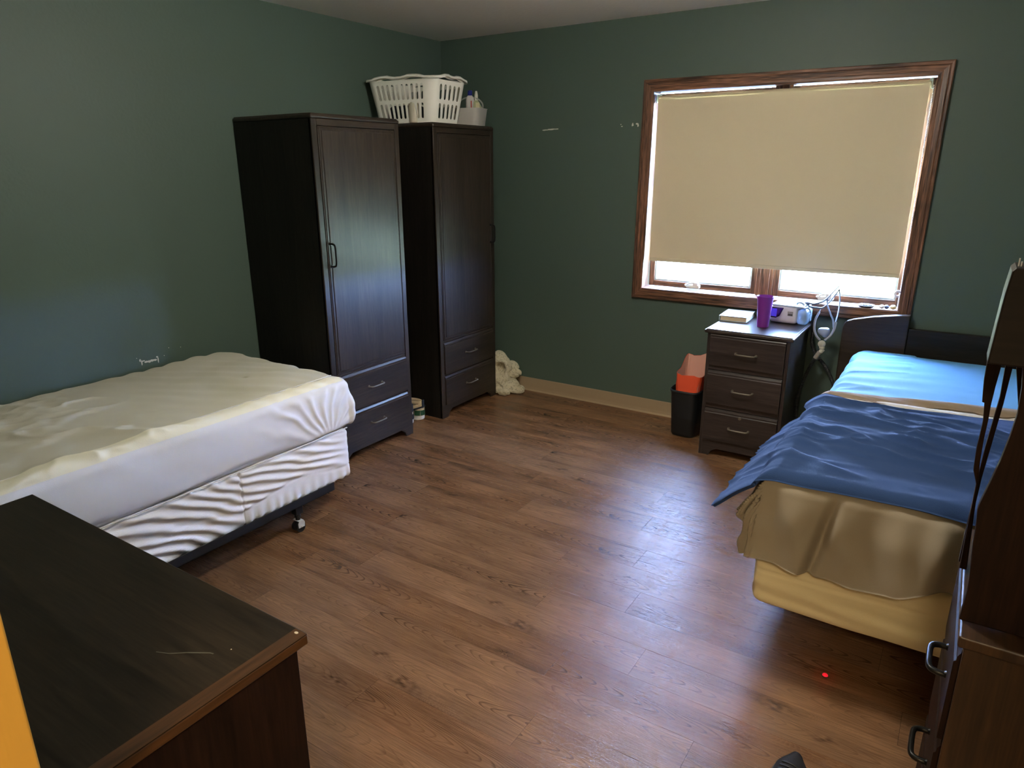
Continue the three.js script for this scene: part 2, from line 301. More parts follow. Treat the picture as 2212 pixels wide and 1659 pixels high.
// roller shade
const shade = thing('roller_shade', 'cream fabric roller shade pulled most of the way down the window', 'window shade', [0, 0, 0]);
{
  const x0 = 1.622, x1 = 3.050, yt = 1.980, yb = 1.022;
  const f = surface(60, 40, (u, v) => [lerp(x0, x1, u) , lerp(yt, yb, v), -.047 + .0025 * Math.sin(u * 9 + v * 2) * v + (v < .03 ? .004 * (1 - v / .03) : 0)]);
  const b = f.clone(); b.translate(0, 0, -.0006); const ix = b.index.array; for (let i = 0; i < ix.length; i += 3) { const t = ix[i]; ix[i] = ix[i + 1]; ix[i + 1] = t; } b.computeVertexNormals();
  const fix = (g) => { const uv = g.attributes.uv; for (let i = 0; i < uv.count; i++) uv.setXY(i, uv.getX(i) * 1.41, uv.getY(i)); return g; };
  part(shade, 'shade_fabric', fix(f), M.shade);
  part(shade, 'hem_bar', bx(x1 - x0, .022, .010, (x0 + x1) / 2, yb - .006, -.047, .0045), phys(lin(.60, .52, .37), { roughness: .9 }));
  part(shade, 'roller_tube', new THREE.CylinderGeometry(.019, .019, x1 - x0, 24).rotateZ(Math.PI / 2).translate((x0 + x1) / 2, yt + .004, -.066), M.shade);
  for (const x of [x0 - .006, x1 + .008]) part(shade, 'bracket', join(bx(.004, .045, .045, x, yt - .018, -.066, .001), bx(.016, .012, .04, x + (x < 2 ? .006 : -.006), yt + .018, -.066, .002)), std(lin(.55, .7, .6), { roughness: .4 }));
  const beads = []; for (let k = 0; k < 150; k++) for (const dz of [-.010, .008]) beads.push(new THREE.SphereGeometry(.0022, 5, 4).translate(3.066, 1.975 - k * .0075, -.050 + dz));
  const chain = part(shade, 'bead_chain', join(...beads), M.white); chain.userData.kind = 'stuff';
  part(shade, 'chain_tensioner', join(new THREE.TorusGeometry(.014, .006, 10, 24).rotateY(.5).translate(3.056, .935, -.030), bx(.010, .075, .010, 3.069, .862, -.030, .003)), M.white);
}

// ------------------------------------------------------------------ wardrobes, nightstand, dressers (one family of furniture)
function pull(len, out, r, m) {                         // bow handle along x, standing out along +z
  return join(tube([[-len / 2, 0, 0], [-len / 2 + .001, 0, out * .6], [-len / 2 + .012, 0, out], [0, 0, out + .002], [len / 2 - .012, 0, out], [len / 2 - .001, 0, out * .6], [len / 2, 0, 0]], r, 48, 10), cyl(.008, .006, .004, 0, 0, 0).rotateX(Math.PI / 2).translate(-len / 2, 0, 0), cyl(.008, .006, .004, 0, 0, 0).rotateX(Math.PI / 2).translate(len / 2, 0, 0));
}
// a front panel lying in the xy plane, facing +z, with a stepped bevel round its field
function panel(w, h, d, inset = .018, axis = 'y', topOnly = false) {
  const g = [], i = topOnly ? .004 : inset;
  g.push(bx(w, h, d * .55, 0, 0, d * .275, .0015, axis));
  if (topOnly) {
    g.push(prism([[0, 0], [d, 0], [d, h - .026], [d - .004, h - .022], [d - .004, h - .014], [d - .009, h - .004], [d - .012, h], [0, h]], w, 0).rotateY(-Math.PI / 2).translate(w / 2, 0, 0));
  } else {
    const m = (o, t) => bx(w - 2 * o, h - 2 * o, t, 0, o, t / 2, .0025, axis);
    g.push(m(0, d * .62), m(.006, d * .82), m(i, d));
  }
  return join(...g.map((q) => boxUV(clean(q), axis, rnd() * 2, rnd() * 2)));
}
function plinth(w, h, d, foot, cut) {                   // bracket-footed front apron, in the xy plane
  return boxUV(prism([[-w / 2, 0], [-w / 2 + foot, 0], [-w / 2 + foot + .012, cut * .55], [-w / 2 + foot + .028, cut * .8], [-w / 2 + foot + .045, cut], [w / 2 - foot - .045, cut], [w / 2 - foot - .028, cut * .8], [w / 2 - foot - .012, cut * .55], [w / 2 - foot, 0], [w / 2, 0], [w / 2, h], [-w / 2, h]], d, .0015), 'x');
}
function wardrobe(label, x, z, turn, handleSide) {      // front faces +z locally; placed so that the front looks along +x
  const w = .622, d = .59, h = 1.85, t = thing('wardrobe', label, 'wardrobe', [x, 0, z], Math.PI / 2 + turn);
  // local: x across (-w/2..w/2), z 0 (back) .. d (front)
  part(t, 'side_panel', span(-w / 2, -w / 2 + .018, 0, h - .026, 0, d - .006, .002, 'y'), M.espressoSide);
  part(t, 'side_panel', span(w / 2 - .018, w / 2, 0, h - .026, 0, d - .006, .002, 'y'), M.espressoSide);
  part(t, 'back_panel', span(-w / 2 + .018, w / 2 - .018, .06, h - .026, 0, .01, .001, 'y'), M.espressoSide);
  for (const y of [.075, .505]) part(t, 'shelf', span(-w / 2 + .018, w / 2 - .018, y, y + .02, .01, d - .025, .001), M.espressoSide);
  part(t, 'top', join(span(-w / 2 - .004, w / 2 + .004, h - .026, h - .006, 0, d + .004, .009), span(-w / 2 + .002, w / 2 - .002, h - .02, h, 0, d - .002, .008)), M.espresso);
  const f = .034;
  part(t, 'face_frame', join(span(-w / 2, -w / 2 + f, .0, h - .026, d - .02, d, .003, 'y'), span(w / 2 - f, w / 2, .0, h - .026, d - .02, d, .003, 'y'), span(-w / 2 + f, w / 2 - f, h - .058, h - .026, d - .02, d, .003), span(-w / 2 + f, w / 2 - f, .512, .524, d - .02, d - .004, .001), span(-w / 2 + f, w / 2 - f, .288, .298, d - .02, d - .004, .001)), M.espresso);
  part(t, 'plinth', plinth(w - .001, .088, .016, .06, .05), M.espresso, [0, 0, d - .0155]);
  const door = part(t, 'door', panel(w - 2 * f - .006, h - .058 - .528, .018, .020), M.espresso, [0, .526, d - .011]);
  const hx = handleSide * (w / 2 - f - .020);
  part(door, 'handle', pull(.115, .034, .0050, M.handle).rotateZ(Math.PI / 2), M.handle, [hx, .640, .018]);
  for (const [y0, y1] of [[.300, .511], [.090, .287]]) {
    const dr = part(t, 'drawer', panel(w - 2 * f - .004, y1 - y0, .020, .01, 'x', true), M.espresso, [0, y0, d - .012]);
    part(dr, 'handle', pull(.105, .026, .0045), M.handleBronze, [0, (y1 - y0) * .5, .02]);
  }
  return t;
}
wardrobe('tall dark brown wardrobe standing nearest the foot of the white mattress, its top empty', .004, 1.767 - .311, .0, -1);
wardrobe('tall dark brown wardrobe in the room corner with a white laundry basket on top', .004, .846 - .311, .0, 1);

function chest(t, w, d, h, mat, sideMat, drawers) {      // drawers: [y0, y1] list; front at z = d
  const f = .018;
  part(t, 'side_panel', span(-w / 2, -w / 2 + .016, 0, h - .022, 0, d, .002, 'y'), sideMat);
  part(t, 'side_panel', span(w / 2 - .016, w / 2, 0, h - .022, 0, d, .002, 'y'), sideMat);
  part(t, 'back_panel', span(-w / 2 + .018, w / 2 - .018, .06, h - .022, 0, .01, .001, 'y'), sideMat);
  const rails = [span(-w / 2 + .0158, -w / 2 + f, 0, h - .022, d - .02, d - .001, .001, 'y'), span(w / 2 - f, w / 2 - .0158, 0, h - .022, d - .02, d - .001, .001, 'y')];
  let prev = h - .022;
  for (const [y0, y1] of drawers) { rails.push(span(-w / 2 + f, w / 2 - f, y1 + .002, prev, d - .02, d - .003, .002)); prev = y0 - .002; }
  part(t, 'face_frame', join(rails), mat);
  part(t, 'plinth', plinth(w - .033, prev, .016, .040, .045), mat, [0, 0, d - .0155]);
  part(t, 'inner_shelf', span(-w / 2 + .018, w / 2 - .018, .06, .075, .01, d - .02, .001), sideMat);
  return drawers.map(([y0, y1]) => part(t, 'drawer', panel(w - 2 * f - .004, y1 - y0, .020, .01, 'x', true), mat, [0, y0, d - .010]));
}
const NSx = 2.4225, NSd = .475, NSz = .014, NSh = .742, NSw = .437;
const night = thing('nightstand', 'dark brown three-drawer nightstand under the window, with a purple cup on it', 'nightstand', [NSx, 0, NSz], .0);
{
  const dr = chest(night, NSw, NSd, NSh, M.nightstand, M.nightstand, [[.540, .722], [.318, .510], [.097, .287]]);
  part(night, 'top', join(span(-.236, .236, NSh - .022, NSh - .004, -.010, NSd + .014, .006), span(-.228, .228, NSh - .01, NSh, -.008, NSd + .006, .004)), M.nightstand);
  for (const [i, y] of [.622, .409, .188].entries()) part(dr[i], 'handle', pull(.108, .028, .0048), M.handleBronze, [0, y - [.540, .318, .097][i], .02]);
  part(dr[2], 'lock', join(cyl(.009, .009, .004, 0, 0, 0).rotateX(Math.PI / 2), bx(.002, .008, .002, 0, -.004, .0045, 0)), M.handleBronze, [0, .158, .017]);
}
// low dresser in the left foreground, its front turned to the window
const dresser = thing('dresser', 'low dark dresser with a wide scuffed top, in the left foreground beside the doorway', 'dresser', [1.877, 0, 3.985], Math.PI);
{
  const w = 1.068, d = .455, h = .76;
  part(dresser, 'side_panel', span(-w / 2, -w / 2 + .018, 0, h - .026, 0, d, .002, 'y'), M.deskDark);
  part(dresser, 'side_panel', span(w / 2 - .018, w / 2, 0, h - .026, 0, d, .002, 'y'), M.deskDark);
  part(dresser, 'back_panel', span(-w / 2 + .018, w / 2 - .018, .06, h - .026, 0, .01, .001, 'y'), M.deskDark);
  part(dresser, 'face_frame', join(span(-w / 2 + .0175, -w / 2 + .028, 0, h - .026, d - .02, d - .001, .001, 'y'), span(w / 2 - .028, w / 2 - .0175, 0, h - .026, d - .02, d - .001, .001, 'y'), span(-.01, .01, .09, h - .026, d - .02, d, .002, 'y'), span(-w / 2 + .02, w / 2 - .02, h - .046, h - .026, d - .02, d - .003, .002)), M.dresser);
  part(dresser, 'plinth', plinth(w - .037, .09, .016, .06, .05), M.dresser, [0, 0, d - .0155]);
  for (const sx of [-1, 1]) for (const [y0, y1] of [[.505, .712], [.300, .500], [.095, .295]]) {
    const dr = part(dresser, 'drawer', panel(w / 2 - .044, y1 - y0, .018, .01, 'x', true), M.dresser, [sx * (w / 4 - .005), y0, d - .010]);
    part(dr, 'handle', pull(.108, .028, .0048), M.handleBronze, [0, (y1 - y0) / 2, .018]);
  }
  const top = part(dresser, 'top', span(-.540, .540, h - .024, h, -.006, d + .022, .003), M.dresser);
  part(top, 'edge_band', join(bx(.012, .020, d + .026, -.5355, h - .0225, (d + .016) / 2, .003, 'z'), bx(.030, .0006, d + .022, -.526, h - .0003, (d + .016) / 2, 0, 'z')), M.dresserEdge);
  // scratches and a chipped corner on the top
  const mark = std(lin(.085, .08, .06), { roughness: .7 });
  const sc = []; const flat = (pts, w0) => { for (let i = 0; i < pts.length - 1; i++) { const a = pts[i], b = pts[i + 1], L = Math.hypot(b[0] - a[0], b[1] - a[1]), g = new THREE.BoxGeometry(L, .0006, w0 * (1 - .6 * Math.abs(i / (pts.length - 2 || 1) - .7))); g.rotateY(-Math.atan2(b[1] - a[1], b[0] - a[0])); g.translate((a[0] + b[0]) / 2, h + .0001, (a[1] + b[1]) / 2); sc.push(g); } };
  flat([[-.352, .292], [-.376, .302], [-.402, .322], [-.420, .333], [-.436, .343], [-.444, .345]], .003);
  part(top, 'scratch', join(...sc), mark);
  const ch = new THREE.SphereGeometry(1, 8, 6).scale(.006, .0016, .004).translate(-.522, h - .0006, .474 - .008);
  const cm = std(lin(.55, .48, .38)); part(top, 'chip', ch, cm);
  part(top, 'chip', new THREE.SphereGeometry(1, 6, 5).scale(.0014, .0008, .0014).translate(-.46, h, .37), cm);
}
// narrow dresser against the right wall, drawers facing left, with a hutch standing on it
const DXf = 3.447, HZ = 2.9;
const side = thing('dresser', 'brown dresser end with a wooden top edge and black drawer pulls, right foreground', 'dresser', [RX - .012, 0, HZ - .225], -Math.PI / 2);
{
  const w = .45, d = RX - .012 - DXf - .004, h = .790;
  const dr = chest(side, w - .006, d, h, M.deskDark, M.deskWood, [[.540, .742], [.318, .530], [.097, .305]]);
  part(side, 'top', span(-.236, .233, h - .024, h, -.008, d + .012, .005, 'x'), M.deskWood);
  for (const [i, y] of [.615, .392, .18].entries()) part(dr[i], 'handle', pull(.10, .030, .0062), M.handle, [.052, y - [.540, .318, .097][i], .02]);
}
const hutch = thing('hutch', 'dark wooden hutch with curved side panels standing on the brown dresser, right edge', 'hutch', [0, .792, 0]);
{
  const zn = HZ - .045, zf = HZ - .44, y0 = .792;
  const N = [[3.437, .0], [3.440, .062], [3.439, .084], [3.433, .154], [3.432, .193], [3.429, .223], [3.431, .238], [3.439, .280], [3.446, .319], [3.452, .367], [3.455, .406], [3.453, .451], [3.448, .486]];
  part(hutch, 'side_panel', boxUV(prism([[RX - .02, 0], ...N, [RX - .02, .486]], .018, .002), 'y').translate(0, 0, zn - .018), M.deskDark);
  // the far end: a slimmer shaped stile with a notched shoulder, a slat and a bracket
  const low = (p) => p.map(([x, y]) => [x, y - y0]);
  part(hutch, 'side_panel', boxUV(prism(low([[3.445, .794], [3.434, .985], [3.429, 1.03], [3.4275, 1.081], [3.428, 1.118], [3.427, 1.150], [3.428, 1.188], [3.430, 1.226], [3.430, 1.278], [3.406, 1.278], [3.407, 1.228], [3.408, 1.196], [3.412, 1.155], [3.416, 1.154], [3.420, 1.116], [3.419, 1.055], [3.421, 1.013], [3.430, .985], [3.432, .794]].reverse()), .018, .0015), 'y').translate(0, 0, 2.640), M.deskDark);
  part(hutch, 'slat', boxUV(prism(low([[3.430, .794], [3.436, .794], [3.439, .99], [3.443, 1.06], [3.448, 1.151], [3.450, 1.226], [3.450, 1.278], [3.438, 1.278], [3.438, 1.227], [3.440, 1.162], [3.434, 1.058], [3.432, .989]]), .014, .0012), 'y').translate(0, 0, 2.615), M.deskDark);
  part(hutch, 'bracket', boxUV(prism(low([[3.454, 1.228], [3.460, 1.2], [3.469, 1.158], [3.475, 1.158], [3.471, 1.193], [3.464, 1.229], [3.464, 1.278], [3.454, 1.278]]), .014, .0012), 'y').translate(0, 0, 2.645), M.deskDark);
  part(hutch, 'back_panel', span(RX - .022, RX - .014, 0, .487, zf, zn - .018, .001, 'y'), M.deskDark);
  part(hutch, 'bottom_rail', span(3.50, RX - .022, 0, .02, zf, zn - .02, .001), M.deskDark);
  part(hutch, 'shelf_box', boxUV(prism([[3.399, .486], [3.4035, .60], [3.407, .640], [3.412, .646], [RX - .012, .646], [RX - .012, .486]], .085, .003), 'x').translate(0, 0, zn - .080), phys(lin(.014, .008, .006), { map: gDark, roughness: .6, specularIntensity: .5 }));
  part(hutch, 'shelf_box', span(3.50, RX - .024, .488, .506, zf, zn - .085, .002), M.deskDark);
  part(hutch, 'pin', join(cyl(.0012, .0012, .014, 3.415, .645, zn - .02, 6), cyl(.0012, .0012, .009, 3.4185, .645, zn - .02, 6)), M.chrome);
}

// ------------------------------------------------------------------ left bed: steel frame, gathered box spring cover, white protector
function steelFrame(t, x0, x1, z0, z1, y, legs) {        // angle-iron rails with casters
  const L = z1 - z0;
  const rail = (x, s) => join(span(Math.min(x, x - s * .004), Math.max(x, x - s * .004), y - .014, y + .026, z0, z1, .001, 'z'), span(Math.min(x, x - s * .034), Math.max(x, x - s * .034), y - .014, y - .010, z0, z1, .001, 'z'));
  part(t, 'rail', rail(x1, 1), M.blackMetal); part(t, 'rail', rail(x0, -1), M.blackMetal);
  for (const z of legs) {
    part(t, 'cross_rail', span(x0 + .03, x1 - .03, y - .04, y - .014, z - .014, z + .014, .002), M.blackMetal);
    for (const x of [x0 + .035, x1 - .035]) {
      const leg = part(t, 'leg', join(cyl(.011, .011, y - .07, x, .055, z, 14), bx(.035, .045, .04, x, y - .06, z, .004), cyl(.015, .012, .014, x, y - .075, z, 14)), M.blackMetal);
      part(leg, 'caster', join(new THREE.CylinderGeometry(.024, .024, .017, 24).rotateZ(Math.PI / 2).translate(x - .011, .0245, z), new THREE.CylinderGeometry(.024, .024, .017, 24).rotateZ(Math.PI / 2).translate(x + .010, .0245, z)), M.blackPlastic);
      part(leg, 'caster_hood', join(prism([[-.017, 0], [.017, 0], [.019, .022], [.012, .033], [-.012, .033], [-.019, .022]], .004, .001).rotateY(Math.PI / 2).translate(x + .019, .024, z), bx(.044, .004, .026, x, .054, z, .0015), cyl(.004, .004, .004, 0, 0, 0, 10).rotateZ(-Math.PI / 2).translate(x + .023, .030, z)), M.chrome);
    }
  }
}
const lf = thing('bedstead', 'black steel bed frame on casters under the white mattress', 'bed frame', [0, 0, 0]);
steelFrame(lf, .030, .997, 2.17, 3.9, .148, [2.37, 3.1, 3.75]);
const lbox = thing('box_spring', 'box spring in a white gathered cover on the black steel frame', 'box spring', [.505, .275, 2.965]);
{
  const w = .935, h = .258, d = 1.87, seam = -.32;         // seam: local z of the vertical seam on the open side
  const g = softBox(w, h, d, .028, 14, 40, 460, (p, n) => {
    if (n.x < .4) return n.y > .5 ? .004 * fbm(p.x * 8, p.z * 8, 3, 2) : .003 * fbm(p.y * 20, p.x * 20, 5, 2);
    const e = smooth(-h / 2, -h / 2 + .05, p.y) * .5 + .5, zz = p.z, near = zz > seam;
    // gathers: folds that fall towards the foot
    const ph = near ? (p.y * 25 - (zz - seam) * 10.5) : (p.y * 30 - (zz - seam) * 9.5);
    const wob = fbm(zz * 3, p.y * 8, 17, 3) * 1.0;
    let k = .5 + .5 * Math.sin(6.2832 * (ph * .82 + wob)); k = Math.pow(k, 1.6);
    const lowCorner = !near && p.y < -.02 - (zz - seam) * .10 + -.03;   // plain triangle below the diagonal seam
    const diag = near ? 1 : smooth(-.012, .02, p.y + .055 + (zz - seam) * .16 + .10 * smooth(-.25, -.6, zz - seam));
    const fade = near ? .75 + .25 * smooth(0, .5, zz - seam) : smooth(-.62, -.42, zz - seam) * .75 + .1;
    const rays = !near ? (1 - diag) * .0035 * Math.sin((zz + .62) * 120 + 3 * fbm(zz * 8, 1, 3)) * smooth(-.03, -.12, p.y) : 0;
    const sm = -.004 * Math.exp(-(((zz - seam) / .004) ** 2)) - (near ? 0 : .003 * Math.exp(-(((p.y + .055 + (zz - seam) * .16 + .10 * smooth(-.25, -.6, zz - seam)) / .004) ** 2)));
    return (.0125 * k * fade * diag) * e + rays + sm + .003 * fbm(zz * 6, p.y * 10, 33, 2);
  });
  part(lbox, 'cover', g, M.boxWhite);
  part(lbox, 'slat', join([-.8, -.4, 0, .4, .8].map((z) => span(-.44, .44, -.128, -.112, z - .04, z + .04, .002))), std(lin(.3, .2, .1)));
}
const lmat = thing('mattress', 'bare mattress in a white protector with a pale border band, on the left bed', 'mattress', [.507, .527, 2.962]);
{
  const w = .955, h = .262, d = 1.925;
  const g = softBox(w, h, d, .052, 150, 46, 300, (p, n) => {
    let k = 0; const side = smooth(.3, .9, n.x), top = smooth(.5, .95, n.y), foot = smooth(.3, .9, -n.z);
    const fr = (p.z + d / 2) / d;                          // 0 at the foot
    // quilted top with soft creases
    k += top * (.010 * (1 - ((2 * p.x / w) ** 4)) + .010 * fbm(p.x * 5, p.z * 4, 4, 3) + .0034 * Math.sin(p.x * 30 + p.z * 55 + 2 * fbm(p.x * 5, p.z * 5, 8, 2)) * (1 - smooth(.18, .5, fr)));
    const cr = fbm(p.x * 7 + p.z * 3.2, (p.z - p.x * .6) * 3.5, 21, 3); k += top * smooth(.35, .6, fr) * .016 * Math.pow(Math.max(0, 1 - Math.abs(cr) * 4), 1.6);
    // skirt: taut in the middle, gathered fan folds near the foot corner
    const q = (p.y + h / 2) / h, fan = smooth(.40, .12, fr) * (.55 + .6 * fbm(p.z * 7, p.y * 3, 19, 2));
    const ang = Math.atan2(p.y + h * .58 , p.z + d / 2 - .16);
    k += side * (fan * .0085 * Math.pow(.5 + .5 * Math.sin(ang * 22 + 5 * fbm(p.z * 5, p.y * 5, 12, 3)), 1.7) * smooth(.02, .3, q) * (1 - smooth(.80, .95, q)) + .008 * fbm(p.z * 3, p.y * 7, 30, 3) + .006 * Math.sin(Math.PI * q));
    k += side * .006 * smooth(.25, .05, q) * Math.sin(p.z * 9 + 40 * p.y) ;
    k += foot * (.010 * fbm(p.x * 10, p.y * 12, 50, 3) + .006 * Math.sin(p.x * 60 + p.y * 20));
    const corner = side * foot * 4; k += Math.min(1, corner) * .022 * Math.exp(-(((q - .35) / .3) ** 2));
    const tuck = smooth(.12, 0, q); k -= (side + foot) * .010 * tuck;
    // the mattress is a little slack towards the foot
    return [n.x * k, n.y * k + .012 * smooth(.12, 0, fr) * top * -1, n.z * k];
  });
  const skirt = [.70, .70, .72], band = [.80, .765, .62], quilt = [.55, .525, .44];
  vcolor(g, (p) => {
    const rim = .405 + .0 * p.z, u = p.x, q = p.y / (h / 2);
    let c; if (q > .86) c = u > rim ? band : quilt; else c = skirt;
    const s = Math.hypot(p.x - .10, p.z + .66); let k = 1;
    if (q > .9) { k -= .30 * Math.exp(-((s / .012) ** 2)); k -= .10 * smooth(.2, .5, fbm(p.x * 3, p.z * 3, 70, 3)); }
    return c.map((x, i) => x * (i === 2 ? k * (.6 * k + .4) : k));
  });
  part(lmat, 'protector', g, M.sheetWhite);
  const hem = []; for (let i = 0; i <= 90; i++) { const z = lerp(-d / 2 + .05, d / 2 - .05, i / 90); hem.push([w / 2 - .002 + .003 * fbm(z * 12, 2, 4, 2), -h / 2 + .012 + .004 * fbm(z * 7, 1, 5, 2), z]); }
  part(lmat, 'elastic_hem', tube(hem, .0026, 180, 8), M.boxWhite);
  part(lmat, 'seam', tube([...Array(60)].map((_, i) => [.408 + .002 * fbm(i * .4, 3, 2, 2), h / 2 + .003, lerp(-d / 2 + .06, d / 2 - .06, i / 59)]), .0016, 120, 6), M.boxWhite);
}

// ------------------------------------------------------------------ right bed
const BX = 2.912, BZ = .085, BTOP = .645;
const rf = thing('bedstead', 'black steel bed frame hidden under the cream box spring', 'bed frame', [0, 0, 0]);
steelFrame(rf, BX + .05, BX + .95, BZ + .06, BZ + 1.70, .152, [.5, 1.2]);
const rbox = thing('box_spring', 'cream box spring at the foot of the bed with blue bedding', 'box spring', [BX + .490, .288, BZ + .995]);
{
  const w = 1.0, h = .238, d = 1.98;
  part(rbox, 'cover', softBox(w, h, d, .04, 120, 36, 60, (p, n) => {
    const f = smooth(.3, .9, n.z); const seam = Math.exp(-(((p.y - .028 - .008 * Math.sin(p.x * 3)) / .005) ** 2));
    return f * (-.004 * seam + .006 * fbm(p.x * 3, p.y * 14, 6, 3) + .004 * Math.sin(Math.PI * (p.y / h + .5)) + .003 * Math.sin(p.y * 90 + p.x * 6 + 3 * fbm(p.x * 3, p.y * 5, 9, 2)) * smooth(.05, -.05, p.y)) + .002 * fbm(p.x * 5, p.z * 5, 4, 2);
  }), M.cream);
  const pip = rect(80, w / 2 - .012, d / 2 - .012, .10, -h / 2 + .016); part(rbox, 'piping', tube(pip.slice(0, -1), .004, 400, 8, true), M.cream);
}
const rmat = thing('mattress', 'mattress with a light blue fitted sheet on the bed by the window', 'mattress', [BX + .485, .527, BZ + .99]);
{
  const w = .965, h = .235, d = 1.93;
  part(rmat, 'fitted_sheet', softBox(w, h, d, .055, 90, 26, 170, (p, n) => {
    const side = smooth(.4, .9, -n.x), top = smooth(.5, .95, n.y), z = (p.z + d / 2);
    let k = top * (.004 * fbm(p.x * 4, p.z * 7, 3, 3) + .003 * Math.sin(p.z * 40 + p.x * 6 + 3 * fbm(p.x * 3, p.z * 4, 4, 2)) * smooth(.1, -.45, p.x));
    k += side * (.010 * fbm(p.y * 8, p.z * 9, 11, 3) + .006 * Math.sin(p.z * 38 + p.y * 30)) + .012 * side * Math.sin(Math.PI * clamp(p.y / h + .5));
    k += smooth(.15, .5, p.x < -.2 ? 1 : 0) * top * .006 * Math.pow(Math.max(0, 1 - 4 * Math.abs(fbm((p.z + p.x * .35) * 9, p.x * 2, 15, 2))), 2);
    return k;
  }), M.blueSheet);
  part(rmat, 'ticking', softBox(w - .02, .05, d - .02, .02, 4, 3, 6).translate(0, -h / 2 + .03, 0), M.boxWhite);
}
// a cloth laid over the bed: a from the left edge towards +x, b from the head towards the foot; overhang turns down the side
function cloth(a0, a1, b0, b1, nu, nv, lift, wrinkle, thick, flareX = .12, edges = {}, flareZ = .10) {
  const XL = BX - .006, ZF = BZ + 1.975, R = .045;
  const at = (a, b) => {
    const ex = Math.max(0, -a), ez = Math.max(0, b - (ZF - BZ));
    const drop = (e, flare) => { const q = Math.PI / 2 * R; if (e <= 0) return [0, 0]; if (e < q) { const t = e / R; return [R * Math.sin(t), R * (1 - Math.cos(t))]; } return [R + (e - q) * flare, R + (e - q)]; };
    const [ox, dx] = drop(ex, flareX), [oz, dz] = drop(ez, flareZ); const both = Math.min(ex, ez);
    let x = XL + Math.max(a, 0) - ox + R, y = BTOP + lift - Math.max(dx, dz) - .25 * Math.min(dx, dz), z = BZ + Math.min(b, ZF - BZ) + oz - R * (ez > 0 ? 0 : 0);
    x -= both * .18; z += both * .10;
    const k = wrinkle(a, b, ex, ez); const sx = ex > R ? 1 : ex / R, sz = ez > R ? 1 : ez / R;
    x -= k * sx; z += k * sz; y += k * (1 - Math.max(sx, sz));
    return [x, y, z];
  };
  const map = (u, v) => { const b = lerp(b0, b1, v); let lo = typeof a0 === 'function' ? a0(b) : a0; let bb = b; const a = lerp(lo, a1, u); if (edges.b) bb = edges.b(a, v); return at(a, bb); };
  const g = surface(nu, nv, map), n = g.attributes.normal, p = g.attributes.position;
  if (n.getY(Math.floor(nu * .7) + Math.floor(nv * .3) * (nu + 1)) < 0) { const ix = g.index.array; for (let i = 0; i < ix.length; i += 3) { const t = ix[i]; ix[i] = ix[i + 1]; ix[i + 1] = t; } g.computeVertexNormals(); }
  // give it thickness: a second skin and a rim
  const N = p.count, pos = new Float32Array(N * 6), uv = new Float32Array(N * 4), m = g.attributes.normal, idx = [...g.index.array];
  for (let i = 0; i < N; i++) { for (let k = 0; k < 3; k++) { pos[i * 3 + k] = p.array[i * 3 + k]; pos[(N + i) * 3 + k] = p.array[i * 3 + k] - m.array[i * 3 + k] * thick; } const U = g.attributes.uv.array; uv[i * 2] = U[i * 2] * 1.2; uv[i * 2 + 1] = U[i * 2 + 1] * 1.2; uv[(N + i) * 2] = uv[i * 2]; uv[(N + i) * 2 + 1] = uv[i * 2 + 1]; }
  for (let i = 0; i < g.index.count; i += 3) idx.push(N + g.index.array[i], N + g.index.array[i + 2], N + g.index.array[i + 1]);
  const rim = []; for (let i = 0; i <= nu; i++) rim.push(i); for (let j = 1; j <= nv; j++) rim.push(j * (nu + 1) + nu); for (let i = nu - 1; i >= 0; i--) rim.push(nv * (nu + 1) + i); for (let j = nv - 1; j > 0; j--) rim.push(j * (nu + 1));
  for (let i = 0; i < rim.length; i++) { const a = rim[i], b = rim[(i + 1) % rim.length]; idx.push(a, N + a, b, b, N + a, N + b); }
  const o = new THREE.BufferGeometry(); o.setAttribute('position', new THREE.BufferAttribute(pos, 3)); o.setAttribute('uv', new THREE.BufferAttribute(uv, 2)); o.setIndex(idx); o.computeVertexNormals();
  return o;
}
function single(name, geo, mat, label, category) { const m = new THREE.Mesh(geo, mat); m.name = numbered(name); scene.add(m); return tag(m, label, category); }
// taupe comforter over the foot
single('comforter', cloth(-.145, 1.0, 1.30, 2.27, 170, 150, .012, (a, b, ex, ez) => {
  let k = .006 * fbm(a * 5, b * 4, 8, 3);
  if (ez > 0) { const s = smooth(0, .16, ez); k += s * (.020 * fbm(a * 5.5 + ez * 1.2, ez * 2, 13, 3) - .040 * Math.pow(Math.max(0, 1 - Math.abs((a - .19 + ez * .20) / .028)), 1.3) + .030 * Math.sin(a * 17 + ez * 3) * .7 + .010 * Math.sin(a * 43 - ez * 9 + 2 * fbm(a * 4, ez * 6, 5, 2)) + .026 * smooth(.35, .6, a) * Math.sin(a * 58 + ez * 6)); k += .03 * s * smooth(.55, .25, Math.abs(a - .32) / .5) * .6; }
  if (ex > 0 && ez > 0) k += .010 * Math.sin(Math.atan2(ez, ex) * 26) * smooth(0, .1, Math.min(ex, ez));
  if (ex > 0) k += .012 * fbm(b * 9, ex * 4, 22, 2);
  return k;
}, .010, .62, { b: (a, v) => lerp(1.30, 2.265 + .022 * Math.sin(a * 5.2 + .6) - .045 * smooth(.30, .48, a) * smooth(.75, .5, a) + .05 * smooth(.52, .8, a), v) }), M.taupe, 'taupe comforter hanging over the foot of the bed below the navy blanket', 'comforter');
